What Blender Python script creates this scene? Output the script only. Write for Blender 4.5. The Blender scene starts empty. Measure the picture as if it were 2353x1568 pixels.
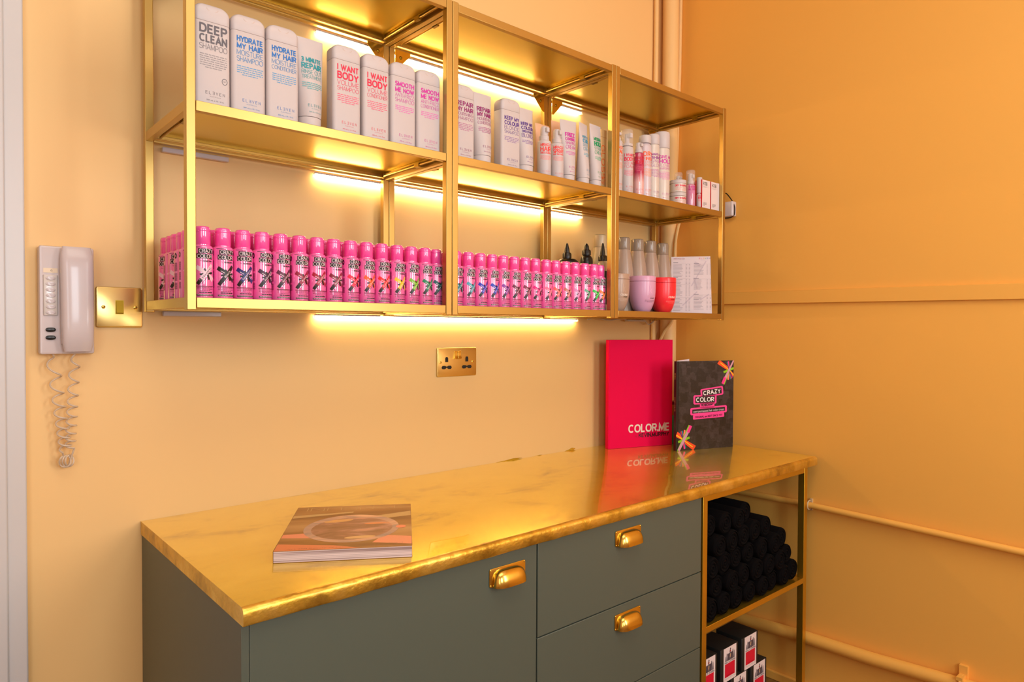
import bpy, math, random
from mathutils import Vector, Matrix
PI = math.pi
S = bpy.context.scene
C = S.collection

# ------------------------------------------------------------------ camera
def look_matrix(yaw, pitch, roll):
    f = Vector((math.sin(yaw)*math.cos(pitch), math.cos(yaw)*math.cos(pitch), math.sin(pitch)))
    r = Vector((math.cos(yaw), -math.sin(yaw), 0)); u = r.cross(f)
    c, s = math.cos(roll), math.sin(roll)
    r2 = c*r + s*u; u2 = -s*r + c*u
    return Matrix((r2, u2, -f)).transposed().to_4x4()
cam_d = bpy.data.cameras.new('camera'); cam = bpy.data.objects.new('camera', cam_d); C.objects.link(cam)
cam.matrix_world = Matrix.Translation((-0.5722, -1.6557, 1.1813)) @ look_matrix(0.72108, -0.01875, 0.0045)
cam_d.sensor_fit = 'HORIZONTAL'; cam_d.sensor_width = 36.0
cam_d.lens = 36.0*1569.45/2353.0
cam_d.clip_start = 0.02
S.camera = cam

# ------------------------------------------------------------------ world, exposure, lights
w = bpy.data.worlds.new('world'); S.world = w; w.use_nodes = True
w.node_tree.nodes['Background'].inputs[0].default_value = (0.75, 0.85, 1.0, 1)
w.node_tree.nodes['Background'].inputs[1].default_value = 0.6
S.view_settings.view_transform = 'Standard'; S.view_settings.look = 'None'
S.view_settings.gamma = 1.0; S.view_settings.use_curve_mapping = False
S.view_settings.exposure = 0.06
S.cycles.max_bounces = 12; S.cycles.diffuse_bounces = 6; S.cycles.glossy_bounces = 6
S.cycles.caustics_reflective = False; S.cycles.caustics_refractive = False
S.cycles.use_denoising = True

def area(name, loc, rot, sx, sy, power, col):
    l = bpy.data.lights.new(name, 'AREA'); l.shape = 'RECTANGLE'; l.size = sx; l.size_y = sy
    l.energy = power; l.color = col
    o = bpy.data.objects.new(name, l); C.objects.link(o); o.location = loc; o.rotation_euler = rot
    return o
YF = -3.1                 # front wall, behind the camera
FL = -0.066               # floor height
# daylight in the window openings of the front wall: narrow side light by the door, and the shop window
area('daylight_narrow', (-0.15, YF+0.03, 1.55), (PI/2, 0, 0), 0.55, 1.0, 21, (0.84, 0.93, 1.0))
area('daylight_main', (1.2, YF+0.03, 1.75), (PI/2, 0, 0), 0.60, 1.6, 28, (1.0, 0.97, 0.93))
area('daylight_left', (-1.75, YF+0.03, 1.6), (PI/2, 0, 0), 0.9, 1.8, 18, (0.97, 0.98, 1.0))
# warm fill light added below the ceiling for general brightness, no real fitting
area('ceiling_fill', (0.0, -1.75, 2.93), (0, 0, 0), 1.6, 1.2, 16, (1.0, 0.93, 0.80))

# ------------------------------------------------------------------ materials
def lin(c):
    return tuple(((x/255)/12.92 if x/255 <= 0.04045 else ((x/255+0.055)/1.055)**2.4) for x in c) + (1.0,)
def mat(name, col, rough=0.5, metal=0.0, **k):
    m = bpy.data.materials.new(name); m.use_nodes = True
    b = m.node_tree.nodes['Principled BSDF']
    b.inputs['Base Color'].default_value = lin(col) if max(col) > 1.0 or isinstance(col[0], int) else tuple(col)+(1,)
    b.inputs['Roughness'].default_value = rough; b.inputs['Metallic'].default_value = metal
    for kk, v in k.items(): b.inputs[kk.replace('_', ' ')].default_value = v
    return m
def nodes(m): return m.node_tree.nodes, m.node_tree.links, m.node_tree.nodes['Principled BSDF']
def noise_bump(m, scale=40, strength=0.1, dist=0.002, detail=4, mapping=None):
    n, l, b = nodes(m)
    tc = n.new('ShaderNodeTexCoord'); t = n.new('ShaderNodeTexNoise'); t.inputs['Scale'].default_value = scale
    t.inputs['Detail'].default_value = detail
    mp = n.new('ShaderNodeMapping'); l.new(tc.outputs['Object'], mp.inputs['Vector']); l.new(mp.outputs['Vector'], t.inputs['Vector'])
    if mapping: mp.inputs['Scale'].default_value = mapping
    bp = n.new('ShaderNodeBump'); bp.inputs['Strength'].default_value = strength; bp.inputs['Distance'].default_value = dist
    l.new(t.outputs['Fac'], bp.inputs['Height']); l.new(bp.outputs['Normal'], b.inputs['Normal'])
    return t
def noise_color(m, stops, scale=5, detail=6, mapping=(1, 1, 1), rough=0.6, coord='Object', dist=0.0):
    n, l, b = nodes(m)
    tc = n.new('ShaderNodeTexCoord'); t = n.new('ShaderNodeTexNoise'); t.inputs['Scale'].default_value = scale
    t.inputs['Detail'].default_value = detail; t.inputs['Roughness'].default_value = rough; t.inputs['Distortion'].default_value = dist
    mp = n.new('ShaderNodeMapping'); mp.inputs['Scale'].default_value = mapping
    l.new(tc.outputs[coord], mp.inputs['Vector']); l.new(mp.outputs['Vector'], t.inputs['Vector'])
    r = n.new('ShaderNodeValToRGB'); e = r.color_ramp.elements
    e[0].position, e[0].color = stops[0][0], lin(stops[0][1]); e[1].position, e[1].color = stops[-1][0], lin(stops[-1][1])
    for p, c in stops[1:-1]:
        q = e.new(p); q.color = lin(c)
    l.new(t.outputs['Fac'], r.inputs['Fac']); l.new(r.outputs['Color'], b.inputs['Base Color'])
    return r

M = {}
M['wall'] = mat('peach_wall_paint', (238, 196, 130), 0.5); noise_bump(M['wall'], 70, 0.15, 0.0008, 3)
M['wall_r'] = mat('right_wall_orange', (238, 178, 82), 0.5); noise_bump(M['wall_r'], 60, 0.10, 0.001, 5)  # right wall and its fittings, base colour more orange than the back wall
M['wall_o'] = mat('cream_room_paint', (226, 196, 160), 0.6)
M['ceiling'] = mat('ceiling_paint', (236, 222, 205), 0.7)
M['white'] = mat('white_gloss_paint', (206, 202, 200), 0.35)
M['floor'] = mat('brown_floorboards', (120, 84, 40), 0.45)
noise_color(M['floor'], [(0.3, (92, 62, 26)), (0.7, (140, 100, 48))], 3, 6, (1, 12, 1))
M['brass'] = mat('brushed_brass', (198, 168, 100), 0.36, 1.0)
M['brass_panel'] = mat('brass_shelf_panel', (224, 200, 96), 0.3, 1.0)
M['brass_polished'] = mat('polished_brass', (222, 188, 92), 0.2, 1.0)
M['brass_plate'] = mat('satin_brass_plate', (216, 188, 118), 0.3, 1.0)
M['brass_dark'] = mat('dark_brass', (150, 120, 36), 0.35, 1.0)
M['frame_brass'] = mat('brass_frame_paint', (214, 170, 52), 0.3, 0.9)
M['gold'] = mat('gold_leaf', (232, 172, 48), 0.25, 0.72, Coat_Weight=1.0, Coat_Roughness=0.02, Coat_IOR=1.55)
_ramp = noise_color(M['gold'], [(0.30, (112, 92, 22)), (0.37, (210, 176, 40)), (0.47, (242, 208, 50)), (0.75, (254, 224, 80))], 5.0, 10, (1, 1.8, 1), 0.74, dist=0.5)
_t2 = noise_bump(M['gold'], 6, 0.10, 0.0015, 5, (1, 2, 1))
M['gold_edge'] = mat('gold_leaf_edge', (226, 164, 50), 0.4, 0.9, Coat_Weight=0.3, Coat_Roughness=0.15)
noise_color(M['gold_edge'], [(0.3, (160, 124, 40)), (0.5, (228, 186, 70)), (0.7, (246, 212, 110))], 12, 8)
noise_bump(M['gold_edge'], 45, 0.7, 0.004, 6)
M['green'] = mat('grey_green_cabinet_paint', (80, 88, 77), 0.42)
M['green_edge'] = mat('grey_green_cabinet_edge', (104, 112, 104), 0.42)
M['dark'] = mat('black_gap', (14, 12, 10), 0.7)
M['black'] = mat('black_plastic', (16, 15, 16), 0.3)
M['black_matt'] = mat('black_card', (20, 20, 18), 0.55)
M['towel'] = mat('black_towelling', (7, 5, 6), 0.95, Specular_IOR_Level=0.1)
M['plastic'] = mat('off_white_plastic', (206, 194, 194), 0.32, Coat_Weight=.35, Coat_Roughness=.1)
M['plastic_clear'] = mat('grey_clear_button', (214, 206, 200), 0.15)
M['cord'] = mat('cream_cord', (206, 186, 162), 0.4)
M['bottle'] = mat('white_bottle_plastic', (196, 186, 186), 0.45)
M['bottle2'] = mat('white_cap_plastic', (198, 188, 188), 0.4)
M['can'] = mat('pearl_can', (210, 200, 192), 0.32, 0.1)
M['can2'] = mat('lilac_pearl_can', (204, 192, 200), 0.32, 0.1)
M['pinkcap'] = mat('hot_pink_cap', (246, 76, 168), 0.3, Coat_Weight=1.0, Coat_Roughness=.05, Coat_IOR=1.8)
M['pinkbody'] = mat('pink_bottle', (236, 98, 172), 0.3, Coat_Weight=1.0, Coat_Roughness=.035, Coat_IOR=2.0)
M['ink_black'] = mat('black_print', (24, 16, 14), 0.4)
M['ink_brown'] = mat('brown_small_print', (110, 30, 60), 0.45)
M['ink_white'] = mat('white_print', (240, 214, 222), 0.4)
M['ink_grey'] = mat('grey_print', (98, 94, 100), 0.5)
M['shade'] = mat('shade_print', (255, 255, 255), 0.4)
n_, l_, b_ = nodes(M['shade']); _o = n_.new('ShaderNodeObjectInfo'); l_.new(_o.outputs['Color'], b_.inputs['Base Color'])
M['taupe'] = mat('taupe_bottle', (166, 144, 128), 0.3); M['taupe_cap'] = mat('taupe_cap', (150, 134, 118), 0.14)
M['cream_bottle'] = mat('cream_bottle', (196, 176, 138), 0.3)
M['jar_taupe'] = mat('beige_jar', (176, 148, 130), 0.3)
M['lilac'] = mat('lilac_jar', (212, 160, 192), 0.28)
M['coral'] = mat('coral_jar', (244, 44, 56), 0.28)
M['paper'] = mat('white_paper', (226, 212, 216), 0.7)
M['pages'] = mat('magazine_pages', (214, 194, 188), 0.7)
n_, l_, b_ = nodes(M['pages'])
_tc = n_.new('ShaderNodeTexCoord'); _mp = n_.new('ShaderNodeMapping'); _mp.inputs['Scale'].default_value = (1.2, 1.2, 420)
_t = n_.new('ShaderNodeTexNoise'); _t.inputs['Scale'].default_value = 1.0; _t.inputs['Detail'].default_value = 3
_rp = n_.new('ShaderNodeValToRGB'); _rp.color_ramp.elements[0].position = 0.38; _rp.color_ramp.elements[0].color = lin((150, 124, 122))
_rp.color_ramp.elements[1].position = 0.55; _rp.color_ramp.elements[1].color = lin((226, 204, 200))
l_.new(_tc.outputs['Object'], _mp.inputs['Vector']); l_.new(_mp.outputs['Vector'], _t.inputs['Vector'])
l_.new(_t.outputs['Fac'], _rp.inputs['Fac']); l_.new(_rp.outputs['Color'], b_.inputs['Base Color'])
M['red'] = mat('red_book_cloth', (238, 4, 74), 0.75, Specular_IOR_Level=0.15); noise_bump(M['red'], 900, 0.1, 0.0005, 2)
M['red_label'] = mat('red_label_print', (206, 8, 50), 0.45)
M['glass'] = mat('clear_plastic', (236, 226, 222), 0.05, 0, Alpha=0.22)
M['pane'] = mat('window_pane', (235, 240, 245), 0.03, 0, Alpha=0.12)
M['led'] = mat('led_light', (255, 214, 140), 0.4)
n_, l_, b_ = nodes(M['led']); b_.inputs['Emission Color'].default_value = (1.0, 0.76, 0.38, 1); b_.inputs['Emission Strength'].default_value = 44
_ink = {}
def ink(c):
    c = tuple(c)
    if c not in _ink: _ink[c] = mat('print_%d_%d_%d' % c, c, 0.42)
    return _ink[c]

# ------------------------------------------------------------------ mesh building
class MB:
    def __init__(s): s.v = []; s.f = []; s.m = []; s.mats = []
    def mi(s, m):
        if m not in s.mats: s.mats.append(m)
        return s.mats.index(m)
    def add(s, vs, fs, m):
        k = len(s.v); i = s.mi(m)
        s.v += [tuple(p) for p in vs]
        for f in fs: s.f.append([a+k for a in f]); s.m.append(i)
        return s
    def box(s, x0, x1, y0, y1, z0, z1, m):
        v = [(x, y, z) for z in (z0, z1) for y in (y0, y1) for x in (x0, x1)]
        return s.add(v, [(0, 2, 3, 1), (4, 5, 7, 6), (0, 1, 5, 4), (2, 6, 7, 3), (0, 4, 6, 2), (1, 3, 7, 5)], m)
    def loft(s, rings, m, cap0=True, cap1=True):
        n = len(rings[0]); vs = [p for r in rings for p in r]; fs = []
        for i in range(len(rings)-1):
            for j in range(n):
                a, b = i*n+j, i*n+(j+1) % n; fs.append((a, b, b+n, a+n))
        if cap0: fs.append(tuple(reversed(range(n))))
        if cap1: fs.append(tuple(range((len(rings)-1)*n, len(rings)*n)))
        return s.add(vs, fs, m)
    def lathe(s, prof, m, cx=0, cy=0, n=32, cap0=True, cap1=True):
        rings = [[(cx+r*math.cos(2*PI*j/n), cy+r*math.sin(2*PI*j/n), z) for j in range(n)] for r, z in prof]
        return s.loft(rings, m, cap0, cap1)
    def rbox(s, x0, x1, y0, y1, z0, z1, r, m, ch=None, k=4):
        # plan-rounded box with chamfered top and bottom
        ch = r*0.5 if ch is None else ch
        def ring(ins, z):
            o = []; a0, a1, b0, b1 = x0+ins, x1-ins, y0+ins, y1-ins; rr = max(r-ins, 1e-4)
            for cx, cy, t0 in ((a1-rr, b1-rr, 0), (a0+rr, b1-rr, PI/2), (a0+rr, b0+rr, PI), (a1-rr, b0+rr, 1.5*PI)):
                for i in range(k+1):
                    t = t0+PI/2*i/k; o.append((cx+rr*math.cos(t), cy+rr*math.sin(t), z))
            return o
        return s.loft([ring(ch, z0), ring(ch*0.3, z0+ch*0.3), ring(0, z0+ch), ring(0, z1-ch), ring(ch*0.3, z1-ch*0.3), ring(ch, z1)], m)
    def tube(s, path, r, m, n=8, caps=True):
        path = [Vector(p) for p in path]; rings = []; prev = None
        for i, p in enumerate(path):
            t = (path[min(i+1, len(path)-1)]-path[max(i-1, 0)]).normalized()
            if prev is None:
                a = Vector((0, 0, 1)) if abs(t.z) < 0.9 else Vector((1, 0, 0)); u = t.cross(a).normalized()
            else: u = (prev - t*prev.dot(t)).normalized()
            prev = u; v = t.cross(u)
            rr = r[i] if isinstance(r, (list, tuple)) else r
            rings.append([p+rr*(math.cos(2*PI*j/n)*u+math.sin(2*PI*j/n)*v) for j in range(n)])
        return s.loft(rings, m, caps, caps)
    def xform(s, mx, start=0):
        for i in range(start, len(s.v)): s.v[i] = tuple(mx @ Vector(s.v[i]))
        return s
    def build(s, name, parent=None, loc=None, bevel=0, angle=38):
        me = bpy.data.meshes.new(name); me.from_pydata(s.v, [], s.f)
        for m in s.mats: me.materials.append(m)
        me.polygons.foreach_set('material_index', s.m)
        me.polygons.foreach_set('use_smooth', [True]*len(s.f))
        me.update(); me.set_sharp_from_angle(angle=math.radians(angle))
        o = bpy.data.objects.new(name, me); C.objects.link(o)
        if parent is not None: o.parent = parent
        if loc is not None: o.location = loc
        if bevel:
            b = o.modifiers.new('bevel', 'BEVEL'); b.width = bevel; b.segments = 2; b.limit_method = 'ANGLE'; b.harden_normals = False
        return o
def tag(o, label, cat, group=None):
    o['label'] = label; o['category'] = cat
    if group: o['group'] = group
    return o
def thing(name, label, cat, loc=(0, 0, 0), rz=0, group=None):
    o = bpy.data.objects.new(name, None); C.objects.link(o); o.location = loc; o.rotation_euler = (0, 0, rz)
    o.empty_display_size = 0.02
    return tag(o, label, cat, group)
def struct(mb, name, bevel=0):
    o = mb.build(name, bevel=bevel); o['kind'] = 'structure'; return o
def dup(root, loc, rz, label, group=None):
    r = root.copy(); C.objects.link(r); r.location = loc; r.rotation_euler = (0, 0, rz); r['label'] = label
    if group: r['group'] = group
    for ch in list(root.children):
        c = ch.copy(); C.objects.link(c); c.parent = r
        for g in list(ch.children):
            d = g.copy(); C.objects.link(d); d.parent = c
    return r

# ------------------------------------------------------------------ lettering
_tc_cache = {}
def glyphs(st, bold):
    key = (st, bold)
    if key in _tc_cache: return _tc_cache[key]
    cu = bpy.data.curves.new('t', 'FONT'); cu.body = st; cu.size = 1.0; cu.resolution_u = 2; cu.fill_mode = 'FRONT'; cu.offset = bold
    cu.space_character = 1.02
    o = bpy.data.objects.new('t', cu); C.objects.link(o)
    bpy.context.view_layer.update()
    me = bpy.data.meshes.new_from_object(o.evaluated_get(bpy.context.evaluated_depsgraph_get()))
    vs = [(p.co.x, p.co.y) for p in me.vertices]; fs = [tuple(p.vertices) for p in me.polygons]
    bpy.data.meshes.remove(me); bpy.data.objects.remove(o); bpy.data.curves.remove(cu)
    x0 = min(p[0] for p in vs); x1 = max(p[0] for p in vs)
    y0, y1 = min(p[1] for p in vs), max(p[1] for p in vs)
    if st.upper() == st: base, cap = y0, y1
    else: base, cap = 0.0, max(y1, 0.5)
    vs = [((x-x0)/(x1-x0), (y-base)/(cap-base)) for x, y in vs]
    _tc_cache[key] = (vs, fs, (x1-x0)/(cap-base)); return _tc_cache[key]
def _arc(cx, cy, rx, ry, a0, a1, n=14, e=0.86):
    out = []
    for i in range(n+1):
        t = math.radians(a0+(a1-a0)*i/n); c, q = math.cos(t), math.sin(t)
        out.append((cx+rx*math.copysign(abs(c)**e, c), cy+ry*math.copysign(abs(q)**e, q)))
    return out
# grotesque capitals as centre lines: (advance width, [polylines])
LET = {
 'A': (.72, [[(0, 0), (.36, 1), (.72, 0)], [(.12, .32), (.60, .32)]]),
 'B': (.62, [[(0, 0), (0, 1)], [(0, .53), (.36, .53)]+_arc(.36, .265, .26, .265, 90, -90)+[(0, 0)], [(0, 1), (.34, 1)]+_arc(.34, .765, .23, .235, 90, -90)]),
 'C': (.72, [_arc(.38, .5, .38, .5, 48, 312, 22)]), 'D': (.68, [[(0, 0), (0, 1), (.28, 1)]+_arc(.28, .5, .40, .5, 90, -90, 18)+[(0, 0)]]),
 'E': (.54, [[(.54, 1), (0, 1), (0, 0), (.54, 0)], [(0, .52), (.50, .52)]]), 'F': (.52, [[(.52, 1), (0, 1), (0, 0)], [(0, .50), (.46, .50)]]),
 'G': (.76, [_arc(.38, .5, .38, .5, 48, 300, 20)+[(.74, .14), (.74, .46), (.42, .46)]]), 'H': (.64, [[(0, 0), (0, 1)], [(.64, 0), (.64, 1)], [(0, .52), (.64, .52)]]),
 'I': (.0, [[(0, 0), (0, 1)]]), 'J': (.46, [[(.46, 1), (.46, .26)]+_arc(.23, .24, .23, .24, 0, -180, 10)]), 'K': (.62, [[(0, 0), (0, 1)], [(.58, 1), (0, .36)], [(.20, .56), (.62, 0)]]),
 'L': (.50, [[(0, 1), (0, 0), (.50, 0)]]), 'M': (.80, [[(0, 0), (0, 1), (.40, .12), (.80, 1), (.80, 0)]]), 'N': (.66, [[(0, 0), (0, 1), (.66, 0), (.66, 1)]]),
 'O': (.80, [_arc(.40, .5, .40, .5, 0, 360, 30)]), 'P': (.58, [[(0, 0), (0, 1)], [(0, 1), (.32, 1)]+_arc(.32, .73, .26, .27, 90, -90)+[(0, .46)]]),
 'Q': (.80, [_arc(.40, .5, .40, .5, 0, 360, 30), [(.46, .26), (.78, -.04)]]), 'R': (.62, [[(0, 0), (0, 1)], [(0, 1), (.34, 1)]+_arc(.34, .74, .26, .26, 90, -90)+[(0, .48)], [(.32, .48), (.60, 0)]]),
 'S': (.60, [_arc(.30, .745, .28, .255, 30, 250, 14)[:-1]+_arc(.30, .255, .30, .255, 80, -150, 14)]), 'T': (.60, [[(.30, 0), (.30, 1)], [(0, 1), (.60, 1)]]),
 'U': (.64, [[(0, 1), (0, .34)]+_arc(.32, .33, .32, .33, 180, 360, 14)+[(.64, 1)]]), 'V': (.70, [[(0, 1), (.35, 0), (.70, 1)]]), 'W': (1.04, [[(0, 1), (.26, 0), (.52, .96), (.78, 0), (1.04, 1)]]),
 'X': (.66, [[(0, 0), (.64, 1)], [(.02, 1), (.66, 0)]]), 'Y': (.68, [[(0, 1), (.34, .44), (.68, 1)], [(.34, .44), (.34, 0)]]), 'Z': (.60, [[(.02, 1), (.58, 1), (0, 0), (.60, 0)]]),
 '1': (.26, [[(0, .78), (.26, 1), (.26, 0)]]), '3': (.56, [_arc(.28, .755, .25, .245, 150, -90, 14)+_arc(.28, .26, .28, .26, 90, -150, 14)]), '8': (.56, [_arc(.28, .755, .23, .245, -90, 270, 22), _arc(.28, .255, .28, .255, 90, 450, 24)]),
 '6': (.58, [_arc(.29, .30, .29, .30, 0, 360, 24), [(.02, .36)]+_arc(.34, .5, .33, .5, 170, 60, 10)]), '.': (.0, [[(0, 0), (0, .03)]]), '-': (.28, [[(0, .45), (.28, .45)]]), "'": (.0, [[(0, .72), (0, 1)]]), ' ': (.26, [])}
def stroke(mb, pts, wt, mp, lay, m, seg=.004, ext=None):
    # drop doubles, split long runs, then a mitred ribbon
    P = [Vector(pts[0])]
    for p in pts[1:]:
        if (Vector(p)-P[-1]).length > 1e-6: P.append(Vector(p))
    if (P[0]-P[-1]).length > 1e-6 and ext:      # square ends on upright strokes
        for a_, b_ in ((0, 1), (-1, -2)):
            d = P[a_]-P[b_]
            if d.length > 1e-9 and abs(d.dot(ext)) > .86*d.length: P[a_] = P[a_]+d.normalized()*wt/2
    Q = [P[0]]
    for i in range(1, len(P)):
        k = max(1, int((P[i]-P[i-1]).length/seg))
        for j in range(1, k+1): Q.append(P[i-1].lerp(P[i], j/k))
    closed = (Q[0]-Q[-1]).length < 1e-6 and len(Q) > 3
    L_, R_ = [], []; n = len(Q)
    for i in range(n):
        a_ = Q[i-1] if i else (Q[-2] if closed else None); c_2 = Q[i+1] if i < n-1 else (Q[1] if closed else None)
        d1 = (Q[i]-a_).normalized() if a_ is not None else None; d2 = (c_2-Q[i]).normalized() if c_2 is not None else None
        if d1 is None: d1 = d2
        if d2 is None: d2 = d1
        t = (d1+d2)
        t = t.normalized() if t.length > 1e-6 else d1
        nn = Vector((-t.y, t.x)); k = wt/2/max(.42, nn.dot(Vector((-d1.y, d1.x))))
        L_.append(Q[i]+nn*k); R_.append(Q[i]-nn*k)
    vs = [mp(p.x, p.y, lay) for p in R_]+[mp(p.x, p.y, lay) for p in L_]
    mb.add(vs, [(i, i+1, n+i+1, n+i) for i in range(n-1)], m)
def text(mb, st, mp, cx, cz, w, h, m, bold=0.0, flip=False, rot=0.0, lay=2):
    """st centred on (cx, cz) of the surface map mp(u, v, layer), w wide (None: natural), h cap height"""
    c, s_ = math.cos(rot), math.sin(rot)
    if all(ch in LET for ch in st):
        wt = h*(.19 if bold > .015 else (.125 if bold > .001 else (.078 if bold < -.001 else .09)))
        gap = .13+wt/h*.75; x = 0; runs = []
        for i, ch in enumerate(st):
            adv, pl = LET[ch]
            for p in pl: runs.append([(x+a_, b_) for a_, b_ in p])
            x += adv+gap
        nat = x-gap; hs = h-wt
        sx = ((w-wt)/nat if nat > .05 else hs) if w is not None else hs
        W_ = nat*sx
        for ri, r_ in enumerate(runs):
            pts = []
            for a_, b_ in r_:
                u = (a_*sx-W_/2)*(-1 if flip else 1); v = b_*hs-hs/2; pts.append((cx+u*c-v*s_, cz+u*s_+v*c))
            stroke(mb, pts, wt, mp, lay+.22*(ri % 4), m, .004, Vector((-s_, c)))
        return
    vs, fs, asp = glyphs(st, 0.0)
    if w is None: w = h*asp
    for k, (dx, dz) in enumerate(((0, 0), (-.035, 0), (.035, 0), (0, .03), (0, -.03)) if bold > .001 else ((0, 0),)):
        out = []
        for x, y in vs:
            u = (x-0.5)*w*(-1 if flip else 1)+dx*h; v = (y-0.5)*h+dz*h
            out.append(mp(cx+u*c-v*s_, cz+u*s_+v*c, lay))
        mb.add(out, [tuple(reversed(f)) for f in fs] if flip else fs, m)
def flat(y=0.0, step=0.00022):
    return lambda u, v, lay: (u, y-step*lay, v)
def cyl(R, az=0.0, step=0.00018):
    return lambda u, v, lay: ((R+step*lay)*math.sin(az+u/R), -(R+step*lay)*math.cos(az+u/R), v)
def pquad(mb, mp, a, b, c, d, m, lay=1, n=5, k=1):
    """quad a b c d (counter-clockwise in u, v) split n along a-b"""
    vs = []; fs = []
    for j in range(k+1):
        for i in range(n+1):
            s_, t = i/n, j/k
            u = (1-t)*((1-s_)*a[0]+s_*b[0])+t*((1-s_)*d[0]+s_*c[0]); v = (1-t)*((1-s_)*a[1]+s_*b[1])+t*((1-s_)*d[1]+s_*c[1])
            vs.append(mp(u, v, lay))
    for j in range(k):
        for i in range(n):
            q = j*(n+1)+i; fs.append((q, q+1, q+n+2, q+n+1))
    mb.add(vs, fs, m)
def prect(mb, mp, u0, u1, v0, v1, m, lay=1, n=5): pquad(mb, mp, (u0, v0), (u1, v0), (u1, v1), (u0, v1), m, lay, n)
def band(mb, mp, p, q, wd, m, lay=1, n=6, wd2=None):
    p, q = Vector(p), Vector(q); t = (q-p).normalized(); nn = Vector((-t.y, t.x)); w2 = wd if wd2 is None else wd2
    a, b, c, d = p-nn*wd/2, q-nn*w2/2, q+nn*w2/2, p+nn*wd/2
    pquad(mb, mp, a, b, c, d, m, lay, n, 3)
def disc(mb, mp, cx, cz, rx, rz, m, lay=1, n=28, rot=0, r0=0.0):
    vs = []; fs = []; c, s_ = math.cos(rot), math.sin(rot)
    for rr in ((r0, 1.0) if r0 else (1.0,)):
        for i in range(n):
            a = 2*PI*i/n; u = rx*rr*math.cos(a); v = rz*rr*math.sin(a)
            vs.append(mp(cx+u*c-v*s_, cz+u*s_+v*c, lay))
    if r0: fs = [(i, (i+1) % n, n+(i+1) % n, n+i) for i in range(n)]; fs = [tuple(reversed(f)) for f in fs]
    else: fs = [tuple(range(n))]
    mb.add(vs, fs, m)
def micro(mb, mp, cx, z1, w, pitch, lines, m, seed=0, fill=0.42, last=0.6, lay=1, align='j'):
    rr = random.Random(seed)
    for L in range(lines):
        ww = w*(last if L == lines-1 else 1.0-rr.random()*0.05); z = z1-L*pitch
        x = cx-ww/2 if align == 'j' else cx-w/2; xe = x+ww
        while x < xe-w*0.02:
            wl = min(w*(0.06+0.12*rr.random()), xe-x); prect(mb, mp, x, x+wl, z-pitch*fill, z, m, lay, 2); x += wl+w*0.025
def mix(c, d, t): return tuple(int(a*(1-t)+b*t) for a, b in zip(c, d))
def brandword(mb, mp, cx, cz, w, h, m, thin=0.0):
    for i, ch in enumerate('ELEVEN'):
        text(mb, ch, mp, cx-w/2+w*(i+0.5)/6, cz, w*0.098, h, m, thin, flip=(i == 2))
def eleven(mb, mp, cx, W, H, col, titles, start, nmicro=5, hires=True, seed=1, dot=False, pale=0.22, low=0.135):
    """titles: (text, bold, cap height as a fraction of H); justified to width W, from the top down"""
    z = H*start; ci = ink(col); cp = ink(mix(col, (232, 222, 218), pale)); cm = ink(mix(col, (232, 222, 218), 0.42))
    for st, bold, hf in titles:
        text(mb, st, mp, cx, z-H*hf/2, W, H*hf, ci if bold else cp, 0.022 if bold else -0.006); z -= H*(hf+0.013)
    micro(mb, mp, cx, z-H*0.03, W, H*0.021, nmicro, cm, seed)
    if dot: disc(mb, mp, cx+W*0.40, H*0.27, 0.0052, 0.0062, ci, 1, 20, 0, 0.82); text(mb, 'SF', mp, cx+W*0.40, H*0.27, 0.0046, 0.0026, ci)
    brandword(mb, mp, cx+W*0.06, H*low, W*0.74, H*0.030, ci)
    text(mb, 'AUSTRALIA', mp, cx+W*0.06, H*(low-0.035), W*0.40, H*0.010, cp)
    text(mb, '300 mL e 10.1 fl.oz', mp, cx+W*0.06, H*(low-0.072), W*0.62, H*0.013, cp)

# ================================================================== THE ROOM
XR = 1.735; XL = -2.6; ZC = 3.0
mb = MB(); mb.box(XL-.1, XR+.1, 0, .1, FL, ZC, M['wall'])
struct(mb, 'wall_back')
mb = MB(); mb.box(XR, XR+.1, YF, 0, FL, ZC, M['wall_r']); struct(mb, 'wall_right')
mb = MB(); mb.box(XL-.1, XL, YF, 0, FL, ZC, M['wall_o']); struct(mb, 'wall_left')
wins = [(-0.48, 0.18, 0.95, 2.15), (0.84, 1.56, 0.9, 2.6), (-2.25, -1.25, 0.65, 2.55)]   # x0 x1 z0 z1 openings in the front wall
mb = MB(); xs = sorted([XL-.1, XR+.1]+[a for q in wins for a in q[:2]])
for i in range(len(xs)-1):
    a, b = xs[i], xs[i+1]; hole = [q for q in wins if abs(q[0]-a) < 1e-6]
    if hole:
        mb.box(a, b, YF-.1, YF, FL, hole[0][2], M['wall_o']); mb.box(a, b, YF-.1, YF, hole[0][3], ZC, M['wall_o'])
    else: mb.box(a, b, YF-.1, YF, FL, ZC, M['wall_o'])
struct(mb, 'wall_front')
for k, (a, b, c, d) in enumerate(wins):
    mb = MB(); t = .03
    for q in ((a, a+t, c, d), (b-t, b, c, d), (a+t, b-t, c, c+t), (a+t, b-t, d-t, d)): mb.box(q[0], q[1], YF-.07, YF-.02, q[2], q[3], M['white'])
    f = struct(mb, 'window_%d' % (k+1))
    p = MB(); p.box(a+t, b-t, YF-.05, YF-.045, c+t, d-t, M['pane']); p.build('pane', f)
mb = MB(); mb.box(XL-.1, XR+.1, YF-.1, .1, FL-.1, FL, M['floor']); struct(mb, 'floor')
mb = MB(); mb.box(XL-.1, XR+.1, YF-.1, .1, ZC, ZC+.1, M['ceiling']); struct(mb, 'ceiling')
mb = MB(); mb.box(XR-.015, XR, YF, -.0, FL, FL+.028, M['wall_r']); struct(mb, 'baseboard_right', .002)
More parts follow.
